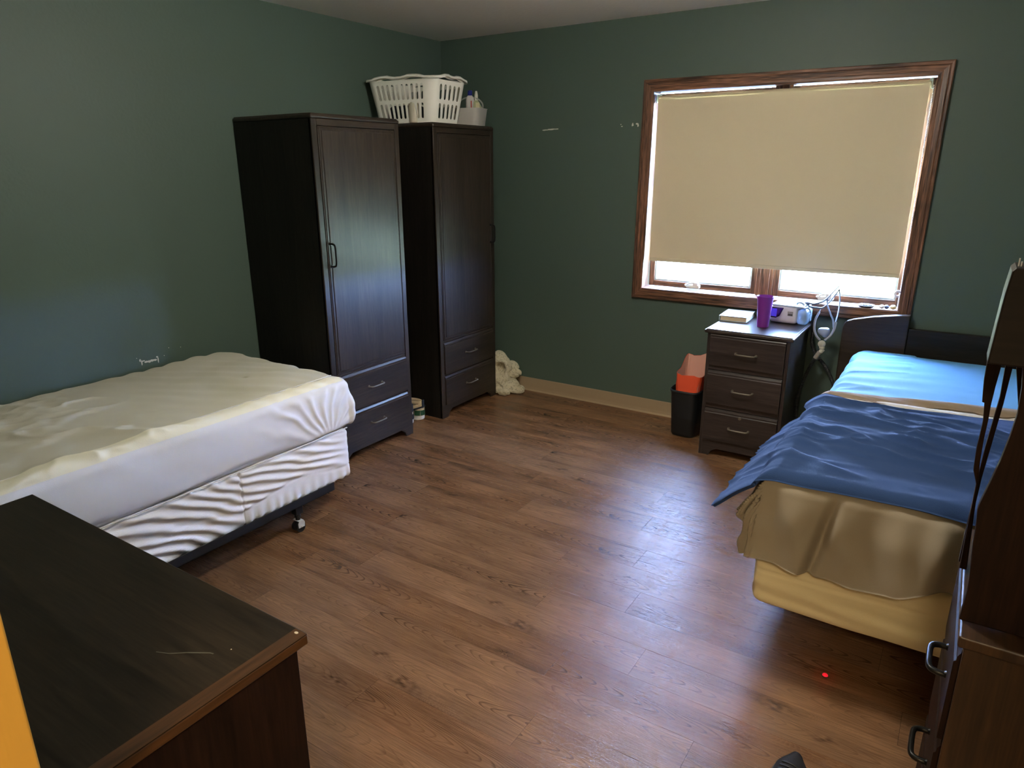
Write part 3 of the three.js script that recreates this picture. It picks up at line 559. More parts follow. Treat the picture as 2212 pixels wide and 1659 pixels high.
// turned-down sheet: a tan band and a white band across the bed
single('flat_sheet', cloth(-.11, .99, .98, 1.32, 150, 40, .016, (a, b, ex) => .010 * fbm(a * 3 - b * 2, b * 16, 41, 3) + .008 * Math.sin(b * 42 + a * 7 + 3 * fbm(a * 3, b * 3, 2, 2)) * smooth(0, .05, b - .99) + (ex > 0 ? .02 * fbm(b * 14, ex * 5, 3, 2) : 0), .004, .12, { b: (a, v) => lerp(1.075 - .24 * a, 1.34 - .16 * a, v) }), M.stripWhite, 'crumpled white sheet turned down between the blue sheet and the navy blanket', 'sheet');
single('bed_blanket', cloth(-.085, .99, .98, 1.25, 150, 36, .028, (a, b, ex) => .008 * fbm(a * 3 - b * 2, b * 16, 44, 3) + .006 * Math.sin(b * 50 + a * 9) + (ex > 0 ? .016 * fbm(b * 14, ex * 5, 6, 2) : 0), .006, .12, { b: (a, v) => lerp(1.035 - .25 * a + .012 * fbm(a * 6, 1, 3, 2), 1.095 - .225 * a + .06 * fbm(a * 5, 2, 7, 3), v) }), M.tan, 'strip of tan blanket showing along the fold above the white sheet', 'blanket');
// navy blanket
single('bed_blanket', cloth((b) => -.06 - .10 * smooth(1.18, 1.4, b) - .022 * smooth(1.5, 2.0, b), .99, 1.12, 2.04, 190, 150, .036, (a, b, ex, ez) => {
  let k = .008 * fbm(a * 4, b * 5, 61, 3);
  const c1 = fbm(a * 2.6 + b * 1.4, b * 7 - a * 2.2, 65, 3); k += .020 * Math.pow(Math.max(0, 1 - 3.2 * Math.abs(c1)), 1.6) * (1 - smooth(1.85, 2.0, b)) * smooth(1.12, 1.25, b);
  const c2 = fbm(a * 2 - b * 1.2, b * 11 + a * 1.5, 69, 2); k += .010 * Math.pow(Math.max(0, 1 - 3.5 * Math.abs(c2)), 1.6) * smooth(.75, .1, a);
  k += .020 * Math.exp(-(((b - 1.17) / .07) ** 2)) * smooth(.35, -.02, a);
  if (ex > 0) k += .007 * Math.sin(b * 22 + ex * 12) * smooth(0, .1, ex) + .012 * fbm(b * 6, ex * 4, 71, 2) + .012 * smooth(.08, .0, Math.abs(ex - .1));
  return k;
}, .014, 1.2, { b: (a, v) => lerp(1.205 - .19 * a + .02 * fbm(a * 4, 3, 9, 2) - .05 * smooth(.1, -.05, a), 2.03 + .012 * fbm(a * 5, 4, 5, 2) + .015 * smooth(-.08, -.2, a), v) }), M.navy, 'navy blue fleece blanket lying across the middle of the bed by the window', 'blanket');
// headboard: low middle and raised wing
const head = thing('headboard', 'dark brown headboard of the bed under the window, higher at its left side', 'headboard', [0, 0, .028]);
{
  const L = 2.822, S = 3.139, mir = (x) => 2 * (BX + .49) - x;
  const wing = (f) => { const p = [[L, .02], [L, .735], [L + .006, .765], [L + .02, .782], [L + .05, .794], [S - .17, .818], [S - .06, .836], [S, .842], [S, .10], [S - .04, .02]]; return f ? p.map(([x, y]) => [mir(x), y]).reverse() : p; };
  part(head, 'wing_panel', boxUV(prism(wing(false), .045, .006), 'x').translate(0, 0, 0), M.espresso);
  part(head, 'wing_panel', boxUV(prism(wing(true), .045, .006), 'x').translate(0, 0, 0), M.espresso);
  part(head, 'center_panel', span(S + .0005, mir(S) - .0005, .18, .768, .002, .034, .004), M.espressoSide);
}

// ------------------------------------------------------------------ laundry basket and cleaning things on the far wardrobe
const basket = thing('laundry_basket', 'white plastic laundry basket with slotted sides on top of the corner wardrobe', 'basket', [.285, 1.851, .605], 5 * Math.PI / 180);
{
  const hgt = .262, top = { w: .50, d: .385, r: .062 }, bot = { w: .41, d: .305, r: .045 }, th = .0028;
  // lay one side flat: slots cut through, then lean it into place
  function wall(len0, len1, n, place) {
    const s = new THREE.Shape(); s.moveTo(-len0 / 2, 0); s.lineTo(len0 / 2, 0); s.lineTo(len1 / 2, hgt - .012); s.lineTo(-len1 / 2, hgt - .012); s.closePath();
    for (const [y0, y1] of [[.030, .118], [.138, .226]]) for (let i = 0; i < n; i++) {
      const f = (i + .5) / n - .5, cx = (y) => f * lerp(len0, len1, y / hgt) * .98, w = lerp(len0, len1, (y0 + y1) / 2 / hgt) / n * .26, hole = new THREE.Path();
      hole.moveTo(cx(y0) - w, y0 + w);
      for (let k = 0; k <= 6; k++) { const a = Math.PI + Math.PI * k / 6; hole.lineTo(cx(y0) + w * Math.cos(a), y0 + w + w * Math.sin(a)); }
      for (let k = 0; k <= 6; k++) { const a = Math.PI * k / 6; hole.lineTo(cx(y1) + w * Math.cos(a), y1 - w + w * Math.sin(a)); }
      hole.closePath(); s.holes.push(hole);
    }
    const g = new THREE.ExtrudeGeometry(s, { depth: th, bevelEnabled: false }); place(g); return g;
  }
  const gs = [];
  for (const sg of [-1, 1]) {
    gs.push(wall(bot.w - 2 * bot.r, top.w - 2 * top.r, 10, (g) => g.rotateX(Math.atan2((top.d - bot.d) / 2, hgt)).translate(0, 0, bot.d / 2).rotateY(sg > 0 ? 0 : Math.PI)));
    gs.push(wall(bot.d - 2 * bot.r, top.d - 2 * top.r, 5, (g) => g.rotateX(Math.atan2((top.w - bot.w) / 2, hgt)).translate(0, 0, bot.w / 2).rotateY(sg * Math.PI / 2)));
  }
  for (const [sx, sz, a0] of [[1, 1, 0], [-1, 1, Math.PI / 2], [-1, -1, Math.PI], [1, -1, Math.PI * 1.5]]) for (const off of [0, th]) gs.push(surface(12, 6, (u, v) => { const a = a0 + u * Math.PI / 2, r = lerp(bot.r, top.r, v) + off, cx = sx * (lerp(bot.w, top.w, v) / 2 - lerp(bot.r, top.r, v)), cz = sz * (lerp(bot.d, top.d, v) / 2 - lerp(bot.r, top.r, v)); return [cx + r * Math.cos(a), v * (hgt - .012), cz + r * Math.sin(a)]; }));
  part(basket, 'basket_wall', join(gs), M.whitePlastic);
  const ring = (o, rr) => { const out = [], W2 = top.w / 2 + o, D2 = top.d / 2 + o, r = top.r + o; for (let c = 0; c < 4; c++) { const sx = [1, -1, -1, 1][c], sz = [1, 1, -1, -1][c]; for (let k = 0; k <= 10; k++) { const a = c * Math.PI / 2 + k / 10 * Math.PI / 2; out.push([sx * (W2 - r) + r * Math.cos(a), sz * (D2 - r) + r * Math.sin(a)]); } const nx = c === 0 || c === 2 ? 1 : 0; const m = out[out.length - 1]; const t2 = [[-1, 1], [-1, -1], [1, -1], [1, 1]][c]; const e = [t2[0] * (W2 - (c % 2 ? 0 : r)), t2[1] * (D2 - (c % 2 ? r : 0))]; for (let k = 1; k < 14; k++) out.push([lerp(m[0], e[0], k / 14), lerp(m[1], e[1], k / 14)]); } return out; };
  const A = ring(-.004), B = ring(.004), C = ring(.022), D = ring(.024), n = A.length;
  const lift = (p) => { const bump = (t, c, w) => Math.exp(-(((t - c) / w) ** 4)); const f = Math.abs(p[0]) / (top.w / 2), g = Math.abs(p[1]) / (top.d / 2); return f > g ? .016 * (1 - bump(p[1], 0, .05)) * bump(p[1], 0, .14) * .6 + .012 * bump(p[1], 0, .1) : .012 * bump(Math.abs(p[0]), .115, .06) + .004 * bump(p[0], 0, .1); };
  const rim = surface(n, 5, (u, v) => { const i = Math.round(u * n) % n, k = Math.round(v * 5), P = [A, A, B, C, D, C][k][i], y = hgt + [-.020, -.002, .0, -.003, -.016, -.015][k]; return [P[0], y + lift(A[i]), P[1]]; });
  part(basket, 'rim', rim, phys(lin(.88, .87, .80), { roughness: .4, side: THREE.DoubleSide }));
  part(basket, 'base', bx(bot.w - .01, .004, bot.d - .01, 0, .001, 0, .0015), M.whitePlastic);
}
const P2 = (x, z) => [x, 1.851 + .0055, z];
tag((() => { const g = thing('bottle', '', ''); part(g, 'body', lathe([[0, 0], [.033, 0], [.036, .006], [.036, .10], [.03, .125], [.014, .14], [.013, .15]], 28), std(lin(.62, .58, .46), { roughness: .35 })); part(g, 'cap', lathe([[.0, .175], [.013, .174], [.0145, .168], [.0145, .146], [0, .146]], 20), M.white); g.position.set(...P2(.37, .74)); return g; })(), 'cream bottle standing inside the white laundry basket', 'bottle');
{ const g = thing('clothing', 'dark folded clothing lying in the laundry basket', 'clothing', P2(.26, .66), .24); part(g, 'fold', softBox(.24, .10, .16, .04, 24, 10, 18, (p) => .014 * fbm(p.x * 12, p.z * 12 + p.y * 9, 3, 3)).translate(0, .052, 0), std(lin(.014, .022, .03), { roughness: .95 })); }
{ // clear caddy with a bottle and a jug
  const cx = .492, cz = .335, t = thing('plastic_caddy', 'clear plastic caddy with a carry handle beside the laundry basket', 'caddy', [cx, 1.851, cz], .2);
  const r = (o, y) => { const out = []; for (let i = 0; i <= 40; i++) { const a = i / 40 * Math.PI * 2, c = Math.cos(a), s = Math.sin(a), e = .38; out.push([Math.sign(c) * Math.abs(c) ** e * (.082 + o + y * .14), y, Math.sign(s) * Math.abs(s) ** e * (.075 + o + y * .12)]); } return out; };
  const prof = [[-.0, 0], [0, .03], [0, .10], [.002, .105], [-.002, .105], [-.003, .1], [-.003, .004]];
  const rings = prof.map(([o, y]) => r(o, y));
  part(t, 'tub', surface(40, prof.length - 1, (u, v) => rings[Math.round(v * (prof.length - 1))][Math.round(u * 40)]), phys(lin(.62, .60, .57), { transmission: .45, roughness: .4, thickness: 0 }));
  part(t, 'tub_floor', bx(.15, .003, .138, 0, .001, 0, .001), phys(lin(.7, .68, .65), { transmission: .5, roughness: .4, thickness: 0 }));
  part(t, 'carry_handle', tube([[-.09, .10, 0], [-.088, .135, 0], [-.05, .165, 0], [0, .172, 0], [.05, .165, 0], [.088, .135, 0], [.09, .10, 0]], .0045, 40, 8), M.clear);
  const b = thing('bottle', 'white bottle with a blue cap and a red stripe in the clear caddy', 'bottle', [cx + .005, 1.855, cz + .005], .4);
  part(b, 'body', lathe([[0, 0], [.024, 0], [.027, .005], [.027, .15], [.022, .17], [.013, .18], [0, .18]], 28), std(lin(.60, .58, .58), { roughness: .35 }));
  part(b, 'cap', lathe([[0, .212], [.013, .211], [.015, .206], [.015, .181], [0, .181]], 20), std(lin(.01, .02, .22), { roughness: .4 }));
  part(b, 'stripe', bx(.010, .135, .0012, .012, .012, .0245, .0004), std(lin(.5, .08, .06)));
  const j = thing('jug', 'pale green translucent jug leaning in the clear caddy', 'jug', [cx + .052, 1.856, cz - .018], .3);
  const jb = softBox(.062, .15, .045, .018, 10, 16, 10, (p) => [-.10 * 0, 0, 0]); const jp = jb.attributes.position; for (let i = 0; i < jp.count; i++) { const y = jp.getY(i) + .075; jp.setX(i, jp.getX(i) * (1 - .55 * smooth(.09, .15, y)) - .012 * smooth(.08, .15, y)); jp.setY(i, y); } jb.computeVertexNormals();
  part(j, 'body', jb, phys(lin(.45, .48, .28), { roughness: .4, transmission: .2, thickness: 0 }));
  part(j, 'spout', lathe([[.010, .148], [.011, .18], [.009, .19], [.006, .205], [0, .206]], 18).translate(-.012, 0, 0), std(lin(.62, .62, .55), { roughness: .4 }));
  part(j, 'label', bx(.026, .05, .001, .004, .085, .023, .0003), std(lin(.62, .58, .36)));
}

// ------------------------------------------------------------------ sneakers between the wardrobes
function sneaker(t, col) {                               // heel at the origin, toe towards -x
  const L = .285, half = (s) => .036 + .012 * smooth(.25, .7, s) - .030 * smooth(.78, 1.02, s) ** 1.5 - .008 * smooth(.12, 0, s);
  const sole = surface(60, 8, (u, v) => { const a = u * Math.PI * 2, s = .5 - .5 * Math.cos(a), sg = Math.sin(a) >= 0 ? 1 : -1; const w = half(s) * Math.pow(Math.abs(Math.sin(a)), .35) * sg + .004 * Math.sin(s * 3); const k = [0, .6, .96, 1, 1.03, 1, .97, .94, 0][Math.round(v * 8)], y = [0, 0, .001, .006, .016, .030, .036, .038, .038][Math.round(v * 8)]; return [-(s * L - .5 * L) * (.5 + .5 * k) - .5 * L, y + .010 * smooth(.75, 1, s) + .004 * smooth(.1, 0, s), w * k]; }, true);
  part(t, 'sole', sole, col.sole);
  const hgt = (s) => .045 + .05 * smooth(.55, .30, s) + .012 * smooth(.12, .0, s) - .012 * smooth(.7, 1, s);
  const upper = surface(50, 12, (u, v) => { const s = .015 + .965 * u, a = Math.PI * v, open = smooth(.50, .40, s) * (s > .02 ? 1 : 0), w = half(s) * .94, h = hgt(s); let yy = Math.sin(a) ** .7 * h, zz = Math.cos(a) * w * (1 - .22 * Math.sin(a)); if (open > 0) { const lim = .80 + .2 * (1 - open); if (Math.sin(a) > .93 * lim) { yy = h * (.93 + .05 * Math.abs(Math.cos(a))) * lim; } zz = Math.cos(a) * w * (1 - .25 * Math.sin(a)); } return [-s * L, .032 + yy, zz]; });
  const heel = surface(16, 10, (u, v) => { const a = Math.PI * u, y = v * .100, w = half(.02) * .94 * (1 - .22 * v); return [.004 - .010 * v - (1 - Math.sin(a)) * .018, .032 + y * .95, Math.cos(a) * w]; });
  part(t, 'upper', join(upper, heel), col.upper);
  part(t, 'collar', new THREE.TorusGeometry(1, .10, 10, 40).rotateX(Math.PI / 2).scale(.060, .09, .030).translate(-.072, .122, 0), col.collar);
  part(t, 'lining', new THREE.SphereGeometry(1, 24, 10, 0, Math.PI * 2, Math.PI * .5, Math.PI * .5).scale(.058, .05, .028).translate(-.072, .124, 0), phys(lin(.35, .30, .22), { roughness: .9, side: THREE.DoubleSide }));
  part(t, 'heel_tab', join(bx(.007, .055, .022, .001, .085, 0, .003), tube([[.004, .095, .018], [-.05, .075, .038], [-.11, .062, .046], [-.16, .055, .046]], .0055, 24, 8), tube([[.004, .095, -.018], [-.05, .075, -.038], [-.11, .062, -.046], [-.16, .055, -.046]], .0055, 24, 8)), col.stripe);
  part(t, 'heel_counter', surface(20, 6, (u, v) => { const a = Math.PI * u, y = .036 + v * .035; return [.007 - (1 - Math.sin(a)) * .05, y, Math.cos(a) * .0385]; }), col.counter);
  part(t, 'lace', join([0, 1, 2, 3].map((i) => tube([[-.145 - i * .024, .098 - i * .009, -.024], [-.142 - i * .024, .106 - i * .0095, 0], [-.145 - i * .024, .098 - i * .009, .024]], .003, 10, 6))), M.white);
}
const cream = std(lin(.62, .50, .34), { roughness: .7 }), wht = std(lin(.72, .70, .66), { roughness: .6 }), navyS = std(lin(.012, .02, .035), { roughness: .7 }), greenS = std(lin(.01, .06, .025), { roughness: .7 });
const shoeA = thing('sneaker', 'cream and navy sneaker with a green heel panel, the farther one between the wardrobes', 'shoe', [.492, 0, .925], .06);
sneaker(shoeA, { sole: wht, upper: cream, collar: cream, stripe: navyS, counter: greenS });
const shoeB = thing('sneaker', 'white and navy sneaker half hidden behind the near wardrobe', 'shoe', [.486, 0, 1.030], -.03);
sneaker(shoeB, { sole: wht, upper: wht, collar: cream, stripe: navyS, counter: navyS });
const shoeC = thing('sneaker', 'black shoe showing only its toe at the bottom edge of the photo', 'shoe', [3.155, 0, 2.812], -1.62);
sneaker(shoeC, { sole: M.blackPlastic, upper: std(lin(.008, .009, .016), { roughness: .8 }), collar: M.blackPlastic, stripe: M.blackPlastic, counter: M.blackPlastic });
for (const c of shoeC.children) if (c.name === 'lace') c.material = M.blackPlastic;

// ------------------------------------------------------------------ crumpled throw in the corner
{
  const mc = new MarchingCubes(72, new THREE.MeshBasicMaterial(), false, false, 200000); mc.isolation = 0;
  const S = .26, C = [.60, .20, .15], n = 72;
  const ell = (x, y, z, cx, cy, cz, rx, ry, rz) => { const a = Math.hypot((x - cx) / rx, (y - cy) / ry, (z - cz) / rz); return (a - 1) * Math.min(rx, ry, rz); };
  const smin = (a, b, k) => { const h = clamp(.5 + .5 * (b - a) / k); return lerp(b, a, h) - k * h * (1 - h); };
  for (let k = 0; k < n; k++) for (let j = 0; j < n; j++) for (let i = 0; i < n; i++) {
    const h = n / 2, x = (i - h) / h * S + C[0], y = (j - h) / h * S + C[1], z = (k - h) / h * S + C[2];
    let d = ell(x, y, z, .57, .055, .12, .15, .075, .10);
    const roll = (ax, ay, az, bx2, by2, bz2, r) => { const ux = bx2 - ax, uy = by2 - ay, uz = bz2 - az, t = clamp(((x - ax) * ux + (y - ay) * uy + (z - az) * uz) / (ux * ux + uy * uy + uz * uz)); return Math.hypot(x - ax - ux * t, y - ay - uy * t, z - az - uz * t) - r; };
    d = smin(d, roll(.50, .04, .215, .665, .028, .205, .030), .006);
    d = smin(d, roll(.56, .045, .165, .735, .030, .110, .034), .006);
    d = smin(d, roll(.60, .085, .180, .690, .070, .120, .036), .006);
    d = smin(d, roll(.54, .115, .190, .640, .120, .165, .034), .006);
    d = smin(d, roll(.60, .140, .140, .672, .135, .070, .036), .006);
    d = smin(d, roll(.55, .165, .120, .635, .180, .060, .042), .008);
    { const qx = x - .596, qy = y - .200, qz = z - .150, c = Math.cos(.45), s2 = Math.sin(.45), lx = qx * c - qz * s2, lz = qx * s2 + qz * c, R = Math.hypot(lx, qy * .92) - .052; d = smin(d, Math.hypot(R, lz * .5) - .020, .005); }
    d = smin(d, ell(x, y, z, .565, .275, .135, .052, .040, .05), .008);
    d = smin(d, ell(x, y, z, .545, .23, .10, .06, .07, .06), .012);
    d += .016 * fbm(x * 15 + z * 9, y * 17 - z * 11, 9, 3) + .013 * Math.pow(Math.max(0, 1 - Math.abs(noise(x * 17 + y * 13, z * 19 - y * 15, 5)) * 3.2), 1.3);
    d = Math.max(d, .002 - y, .016 - z);
    mc.field[i + j * n + k * n * n] = -d;
  }
  mc.update(); const cnt = mc.count, src = mc.positionArray, pos = new Float32Array(cnt * 3);
  for (let i = 0; i < cnt; i++) for (let q = 0; q < 3; q++) pos[i * 3 + q] = src[i * 3 + q] * S + C[q];
  let g = new THREE.BufferGeometry(); g.setAttribute('position', new THREE.BufferAttribute(pos, 3)); g = mergeVertices(g, 1e-4); g.computeVertexNormals(); g = g.toNonIndexed(); boxUV(g);
  const fleck = texture(256, 256, (u, v) => { const f = smooth(.05, .5, fbm(u * 22, v * 22, 4, 3, 22, 22)), k = 1 - .22 * f; return [.80 * k, .78 * k, .70 * k]; });
  const m = single('throw_blanket', g, phys(lin(1, .98, .92), { map: rep(fleck, 6, 6), roughness: .95, sheen: .3 }), 'crumpled cream blanket with grey flecks stuffed on the floor beside the corner wardrobe', 'blanket');
}

// ------------------------------------------------------------------ waste bin with an orange bag
const bin = thing('waste_bin', 'black plastic waste bin on the floor left of the nightstand', 'bin', [2.035, 0, .205]);
{
  const prof = [[.0, 0, 0], [.072, .098, .004], [.076, .102, .010], [.084, .118, .15], [.090, .130, .288], [.096, .138, .292], [.096, .138, .302], [.091, .131, .304], [.088, .127, .296], [.078, .108, .02], [.0, 0, .018]];
  const R = prof.map(([w, d, y]) => rect(64, w, d, .42, y));
  part(bin, 'bin_body', surface(64, prof.length - 1, (u, v) => R[Math.round(v * (prof.length - 1))][Math.round(u * 64)]), M.blackPlastic);
}
{
  const bag = thing('plastic_bag', 'bright orange bag standing open in the black waste bin', 'bag', [2.037, .022, .205]);
  const n = 64, rows = 16, out = surface(n, rows, (u, v) => {
    const e = .30, a = u * Math.PI * 2 + Math.PI / 4, c = Math.cos(a), s = Math.sin(a), w = .056 + .024 * v, d = .082 + .026 * v;
    let x = Math.sign(c) * Math.abs(c) ** e * w, z = Math.sign(s) * Math.abs(s) ** e * d;
    const back = smooth(.2, -.9, z / d), right = smooth(-.2, .9, x / w), topY = .375 + .075 * back + .025 * right * back + .006 * Math.sin(x * 60);
    const y = v * topY; x += .006 * fbm(u * 30 % 9, v * 5, 3, 2) + .010 * v * v; z += .008 * fbm(u * 18, v * 4, 7, 2) - .012 * v * v;
    return [x, y, z];
  }, true);
  part(bag, 'bag_outside', out, phys(lin(.86, .10, .035), { roughness: .55, transmission: .12, thickness: 0, side: THREE.DoubleSide }));
  const inn = out.clone(), p = inn.attributes.position; for (let i = 0; i < p.count; i++) p.setXYZ(i, p.getX(i) * .965, p.getY(i) - .0008, p.getZ(i) * .972);
  part(bag, 'bag_inside', inn, phys(lin(.62, .33, .26), { roughness: .7, side: THREE.DoubleSide }));
}

// ------------------------------------------------------------------ on the nightstand
{
  const t = thing('book', 'closed book with a pale cover lying on the nightstand left of the purple cup', 'book', [2.262, NSh, .135], .05);
  part(t, 'page_block', bx(.146, .024, .215, .001, .003, 0, .002), std(lin(.62, .50, .33), { roughness: .85 }));
  const cov = std(lin(.50, .60, .68), { roughness: .45 });
  part(t, 'cover', join(bx(.156, .003, .224, 0, .027, 0, .0012), bx(.156, .003, .224, 0, 0, 0, .0012)), cov);
  part(t, 'spine', bx(.004, .030, .224, -.078, 0, 0, .0018), cov);
}
{
  const t = thing('cup', 'tall purple plastic cup on the nightstand beside the book', 'cup', [2.446, NSh, .292]);
  part(t, 'cup_body', lathe([[0, 0], [.030, 0], [.0315, .003], [.034, .05], [.0415, .150], [.0455, .170], [.0465, .172], [.0450, .1725], [.040, .150], [.0325, .05], [.030, .006], [0, .006]], 48), phys(lin(.26, .035, .34), { roughness: .28, transmission: .35, thickness: 0, clearcoat: .4 }));
}
{
  const t = thing('breathing_machine', 'white bedside breathing machine with a dark front panel and clear water tank on the nightstand', 'medical device', [2.545, NSh, .092], -.10);
  const body = softBox(.150, .098, .13, .018, 14, 10, 12).translate(-.02, .052, 0);
  part(t, 'body', body, phys(lin(.66, .62, .70), { roughness: .3, clearcoat: .3 }));
  part(t, 'front_panel', boxUV(prism([[-.088, .03], [-.058, .03], [-.038, .042], [-.022, .082], [-.018, .091], [-.088, .091]], .006, .002)).translate(0, 0, .061), phys(lin(.012, .012, .03), { roughness: .15, clearcoat: 1 }));
  part(t, 'display_screen', bx(.030, .045, .002, -.070, .038, .0675, .0008), std(lin(.02, .02, .1), { emissive: lin(.10, .06, .9), emissiveIntensity: .55, roughness: .2 }));
  const lab = texture(64, 48, (u, v) => { const bar = v < .52 && u > .06 && u < .94, hd = v > .62 && v < .9 && ((u * 9) % 1 > .35); const k = bar ? .22 + .2 * hash(Math.floor(u * 20), Math.floor(v * 16), 3) : hd ? .4 : .8; return [k, k * .97, k * .98]; });
  const lg = new THREE.BoxGeometry(.030, .026, .0008).translate(.020, .062, .0655); part(t, 'label', lg, std(lin(.8, .78, .78), { map: lab }));
  part(t, 'water_tank', softBox(.056, .088, .12, .02, 10, 10, 12, (p, n) => .003 * Math.sin(p.y * 90) * smooth(.4, .9, n.z) + .002 * Math.sin(p.z * 70)).translate(.080, .046, 0), phys(lin(.55, .72, .88), { transmission: .6, roughness: .15, thickness: 0 }));
  part(t, 'tank_lid', join(bx(.19, .010, .128, .0, .098, 0, .005), tube([[.03, .105, .0], [.04, .118, .01], [.06, .12, .012], [.075, .106, .01]], .006, 20, 8)), phys(lin(.62, .72, .80), { roughness: .25 }));
}
{ // mask: headgear straps hooked over the end of the headboard, frame, cushion and hose below
  const t = thing('breathing_mask', 'grey breathing mask hanging by its straps beside the headboard above a black hose', 'medical mask', [0, 0, 0]);
  const Z = .11, strap = phys(lin(.30, .36, .43), { roughness: .75 }), gum = phys(lin(.42, .44, .49), { roughness: .35, transmission: .25, thickness: 0 });
  const flat = (pts, w, th) => { const c = new THREE.CatmullRomCurve3(pts.map((p) => new THREE.Vector3(...p))), N = 60; return surface(N, 8, (u, v) => { const P = c.getPoint(u), T2 = c.getTangent(u), up = new THREE.Vector3(.25, .35, .9).normalize(), B = T2.clone().cross(up).normalize(), U = B.clone().cross(T2).normalize(), a = v * Math.PI * 2; P.addScaledVector(B, Math.cos(a) * th).addScaledVector(U, Math.sin(a) * w); return P.toArray(); }); };
  part(t, 'strap', flat([[2.775, .965, Z - .05], [2.755, .935, Z - .02], [2.715, .885, Z + .02], [2.672, .868, Z + .03], [2.642, .868, Z + .02], [2.628, .858, Z - .01]], .0145, .0035), strap);
  part(t, 'strap', flat([[2.628, .858, Z - .01], [2.640, .842, Z - .03], [2.672, .838, Z - .03], [2.712, .845, Z - .01], [2.742, .878, Z], [2.772, .930, Z - .02], [2.782, .950, Z - .03]], .0145, .0035), strap);
  part(t, 'strap', flat([[2.732, .90, Z], [2.738, .865, Z + .01], [2.760, .82, Z + .015], [2.776, .785, Z + .01], [2.784, .745, Z + .01]], .0125, .0035), strap);
  part(t, 'strap', flat([[2.782, .95, Z - .03], [2.790, .90, Z - .03], [2.794, .84, Z - .02], [2.790, .79, Z - .01], [2.786, .755, Z]], .0125, .0035), strap);
  part(t, 'strap', flat([[2.702, .835, Z - .01], [2.698, .815, Z], [2.690, .79, Z + .01]], .006, .0025), strap);
  part(t, 'mask_frame', join(tube([[2.790, .775, Z], [2.788, .735, Z + .012], [2.774, .700, Z + .02], [2.750, .672, Z + .025]], .007, 30, 10), tube([[2.700, .822, Z], [2.686, .775, Z + .01], [2.688, .725, Z + .015], [2.704, .690, Z + .02], [2.726, .670, Z + .025]], .006, 30, 10)), gum);
  const cu = softBox(.064, .048, .045, .022, 12, 10, 10, (p) => .006 * Math.sin(p.x * 70)).rotateZ(-.25).translate(2.734, .718, Z + .018);
  part(t, 'cushion', cu, phys(lin(.36, .44, .62), { roughness: .3, transmission: .25, thickness: 0 }));
  part(t, 'elbow', join(new THREE.SphereGeometry(.020, 20, 14).translate(2.738, .650, Z + .03), new THREE.SphereGeometry(.015, 16, 12).translate(2.742, .630, Z + .03), cyl(.011, .013, .02, 0, 0, 0, 18).rotateZ(-.5).translate(2.737, .603, Z + .03)), phys(lin(.62, .58, .48), { roughness: .4 }));
  part(t, 'connector', new THREE.CylinderGeometry(.012, .0125, .045, 20).rotateZ(-.45).translate(2.724, .585, Z + .03), phys(lin(.30, .26, .22), { roughness: .4 }));
  const hose = new THREE.CatmullRomCurve3([[2.716, .570, Z + .03], [2.698, .525, Z + .035], [2.672, .44, Z + .05], [2.656, .36, Z + .06], [2.652, .27, Z + .06], [2.668, .17, Z + .05], [2.73, .08, Z + .04], [2.83, .035, Z + .03], [2.90, .06, Z], [2.872, .20, Z - .02], [2.82, .40, Z - .035], [2.765, .505, Z - .035], [2.700, .575, Z - .04], [2.672, .63, Z - .06], [2.668, .70, Z - .075], [2.655, .775, Z - .08], [2.632, .785, Z - .085]].map((p) => new THREE.Vector3(...p)));
  const tg = new THREE.TubeGeometry(hose, 620, .0105, 10), pp = tg.attributes.position; for (let i = 0; i <= 620; i++) { const c = hose.getPointAt(i / 620), k = i % 4 < 2 ? 1 : .86; for (let j = 0; j <= 10; j++) { const q = i * 11 + j; pp.setXYZ(q, c.x + (pp.getX(q) - c.x) * k, c.y + (pp.getY(q) - c.y) * k, c.z + (pp.getZ(q) - c.z) * k); } } tg.computeVertexNormals();
  part(t, 'hose', tg, std(lin(.018, .02, .022), { roughness: .5 }), null, 'black ribbed hose');
}
// ------------------------------------------------------------------ on the window sill
{
  const t = thing('dish', 'small dark round dish on the window sill above the headboard', 'dish', [2.912, WY0 + .001, -.035]);
  part(t, 'bowl', lathe([[0, 0], [.030, 0], [.040, .006], [.044, .012], [.0425, .0135], [.038, .008], [.028, .004], [0, .004]], 40), std(lin(.03, .035, .05), { roughness: .3 }));
  const bits = []; for (let i = 0; i < 9; i++) bits.push(new THREE.IcosahedronGeometry(.006 + .003 * rnd(), 1).translate((rnd() - .5) * .05, .011, (rnd() - .5) * .04));
  const c = part(t, 'contents', join(bits), std(lin(.35, .4, .5), { roughness: .25 })); c.userData.kind = 'stuff';
}
function pebble(x, z, r, color, label) { const g = new THREE.IcosahedronGeometry(r, 3), p = g.attributes.position; for (let i = 0; i < p.count; i++) { const k = 1 + .12 * noise(p.getX(i) / r * 1.3 + x * 50, p.getY(i) / r * 1.3 + p.getZ(i) / r, 3); p.setXYZ(i, p.getX(i) * k, p.getY(i) * k * .85, p.getZ(i) * k); } g.computeVertexNormals(); const m = single('pebble', boxUV(g), phys(color, { roughness: .25, clearcoat: .5 }), label, 'stone'); m.position.set(x, WY0 + r * .84 + .001, z); }
pebble(2.990, -.030, .0125, lin(.72, .72, .62), 'small white round stone on the sill, leftmost of the three stones');
pebble(3.014, -.036, .0125, lin(.10, .13, .22), 'small dark blue and white stone on the sill, middle of the three stones');
pebble(3.046, -.030, .0150, lin(.72, .64, .34), 'small yellowish round stone on the sill, rightmost of the three stones');
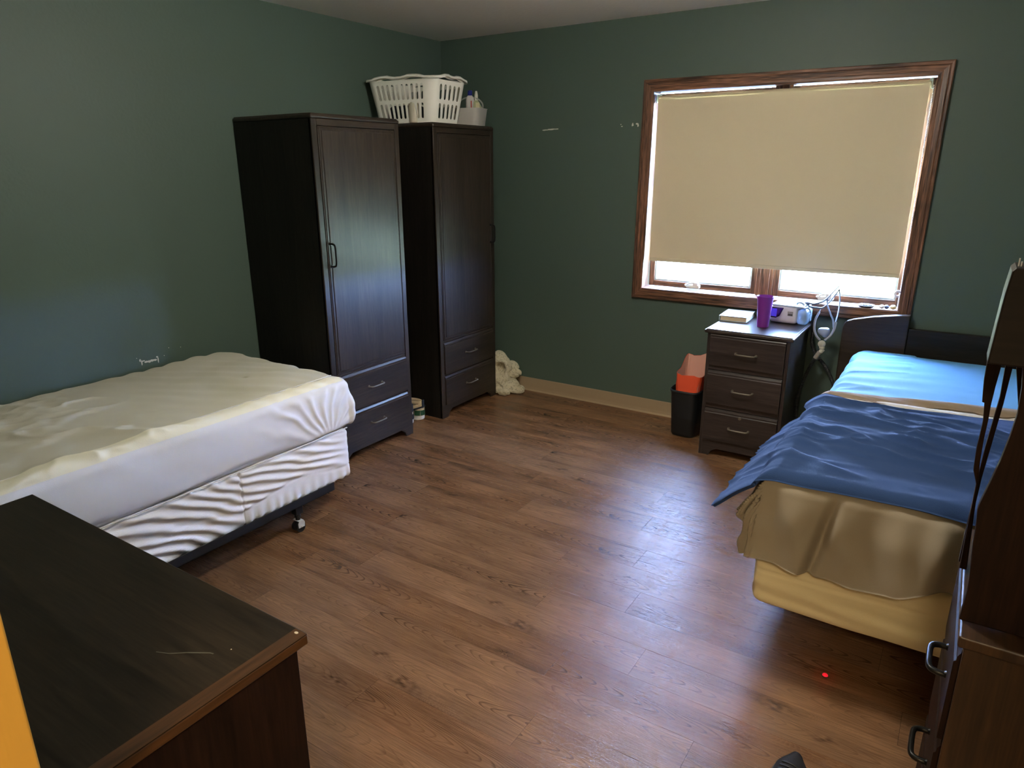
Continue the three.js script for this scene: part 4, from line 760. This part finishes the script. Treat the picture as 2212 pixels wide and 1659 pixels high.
// ------------------------------------------------------------------ red light on the floor under the bed's foot
{
  const t = thing('indicator_light', 'small glowing red dot of light on the dark floor below the foot of the bed', 'light', [3.170, 0, 2.088]);
  part(t, 'bulb', new THREE.SphereGeometry(.009, 16, 10, 0, Math.PI * 2, 0, Math.PI / 2).scale(1, .7, 1).translate(0, .0035, 0), std(lin(.4, .01, .02), { emissive: lin(.75, .012, .025), emissiveIntensity: 1.0, roughness: .3 }));
  part(t, 'ring', lathe([[0, 0], [.0095, 0], [.0100, .002], [.0092, .004], [0, .004]], 24), std(lin(.04, .01, .01)));
  const l = new THREE.PointLight(lin(1, .03, .05), .0035, .25); l.position.set(0, .0062, 0); l.shadow.radius = .2; t.add(l);
}
// ------------------------------------------------------------------ chipped paint on the walls: parts of their walls
{
  const chip = std(lin(.62, .60, .54), { roughness: .9 });
  const walls = Object.fromEntries(scene.children.filter((o) => /^wall_/.test(o.name)).map((o) => [o.name, o]));
  const blob = (w, h, s) => { const pts = []; for (let i = 0; i < 14; i++) { const a = i / 14 * Math.PI * 2, r = 1 + .35 * noise(i * .9, s * 3.1, 5); pts.push([Math.cos(a) * w / 2 * r, Math.sin(a) * h / 2 * r]); } return prism(pts, .0009, 0); };
  const left = (z, y, w, h, s) => part(walls.wall_left, 'paint_chip', boxUV(blob(w, h, s).rotateY(Math.PI / 2)), chip, [.0001, y, z]);
  const back = (x, y, w, h, s) => part(walls.wall_back, 'paint_chip', boxUV(blob(w, h, s)), chip, [x, y, .0001]);
  for (const [z, y, w, h] of [[2.455, .690, .007, .014], [2.448, .676, .006, .026], [2.440, .684, .020, .006], [2.425, .677, .018, .010], [2.410, .676, .016, .012], [2.396, .678, .018, .011], [2.380, .677, .018, .009], [2.364, .676, .006, .030], [2.368, .690, .010, .007], [2.330, .688, .004, .004], [2.300, .722, .003, .004], [2.236, .712, .003, .004], [2.47, .705, .003, .003]]) left(z, y, w, h, z * 7);
  for (const [x, y, w, h] of [[.86, 1.829, .05, .007], [.905, 1.832, .06, .010], [.945, 1.833, .035, .007], [1.405, 1.846, .006, .006], [1.412, 1.834, .012, .006], [1.484, 1.842, .011, .020], [1.512, 1.846, .018, .008], [1.519, 1.838, .010, .018]]) back(x, y, w, h, x * 7);
}

scene.traverse((o) => { if (o.isMesh) { o.castShadow = true; o.receiveShadow = true; } if (o.isDirectionalLight || o.isPointLight || o.isSpotLight) o.castShadow = true; });
renderer.render(scene, camera);
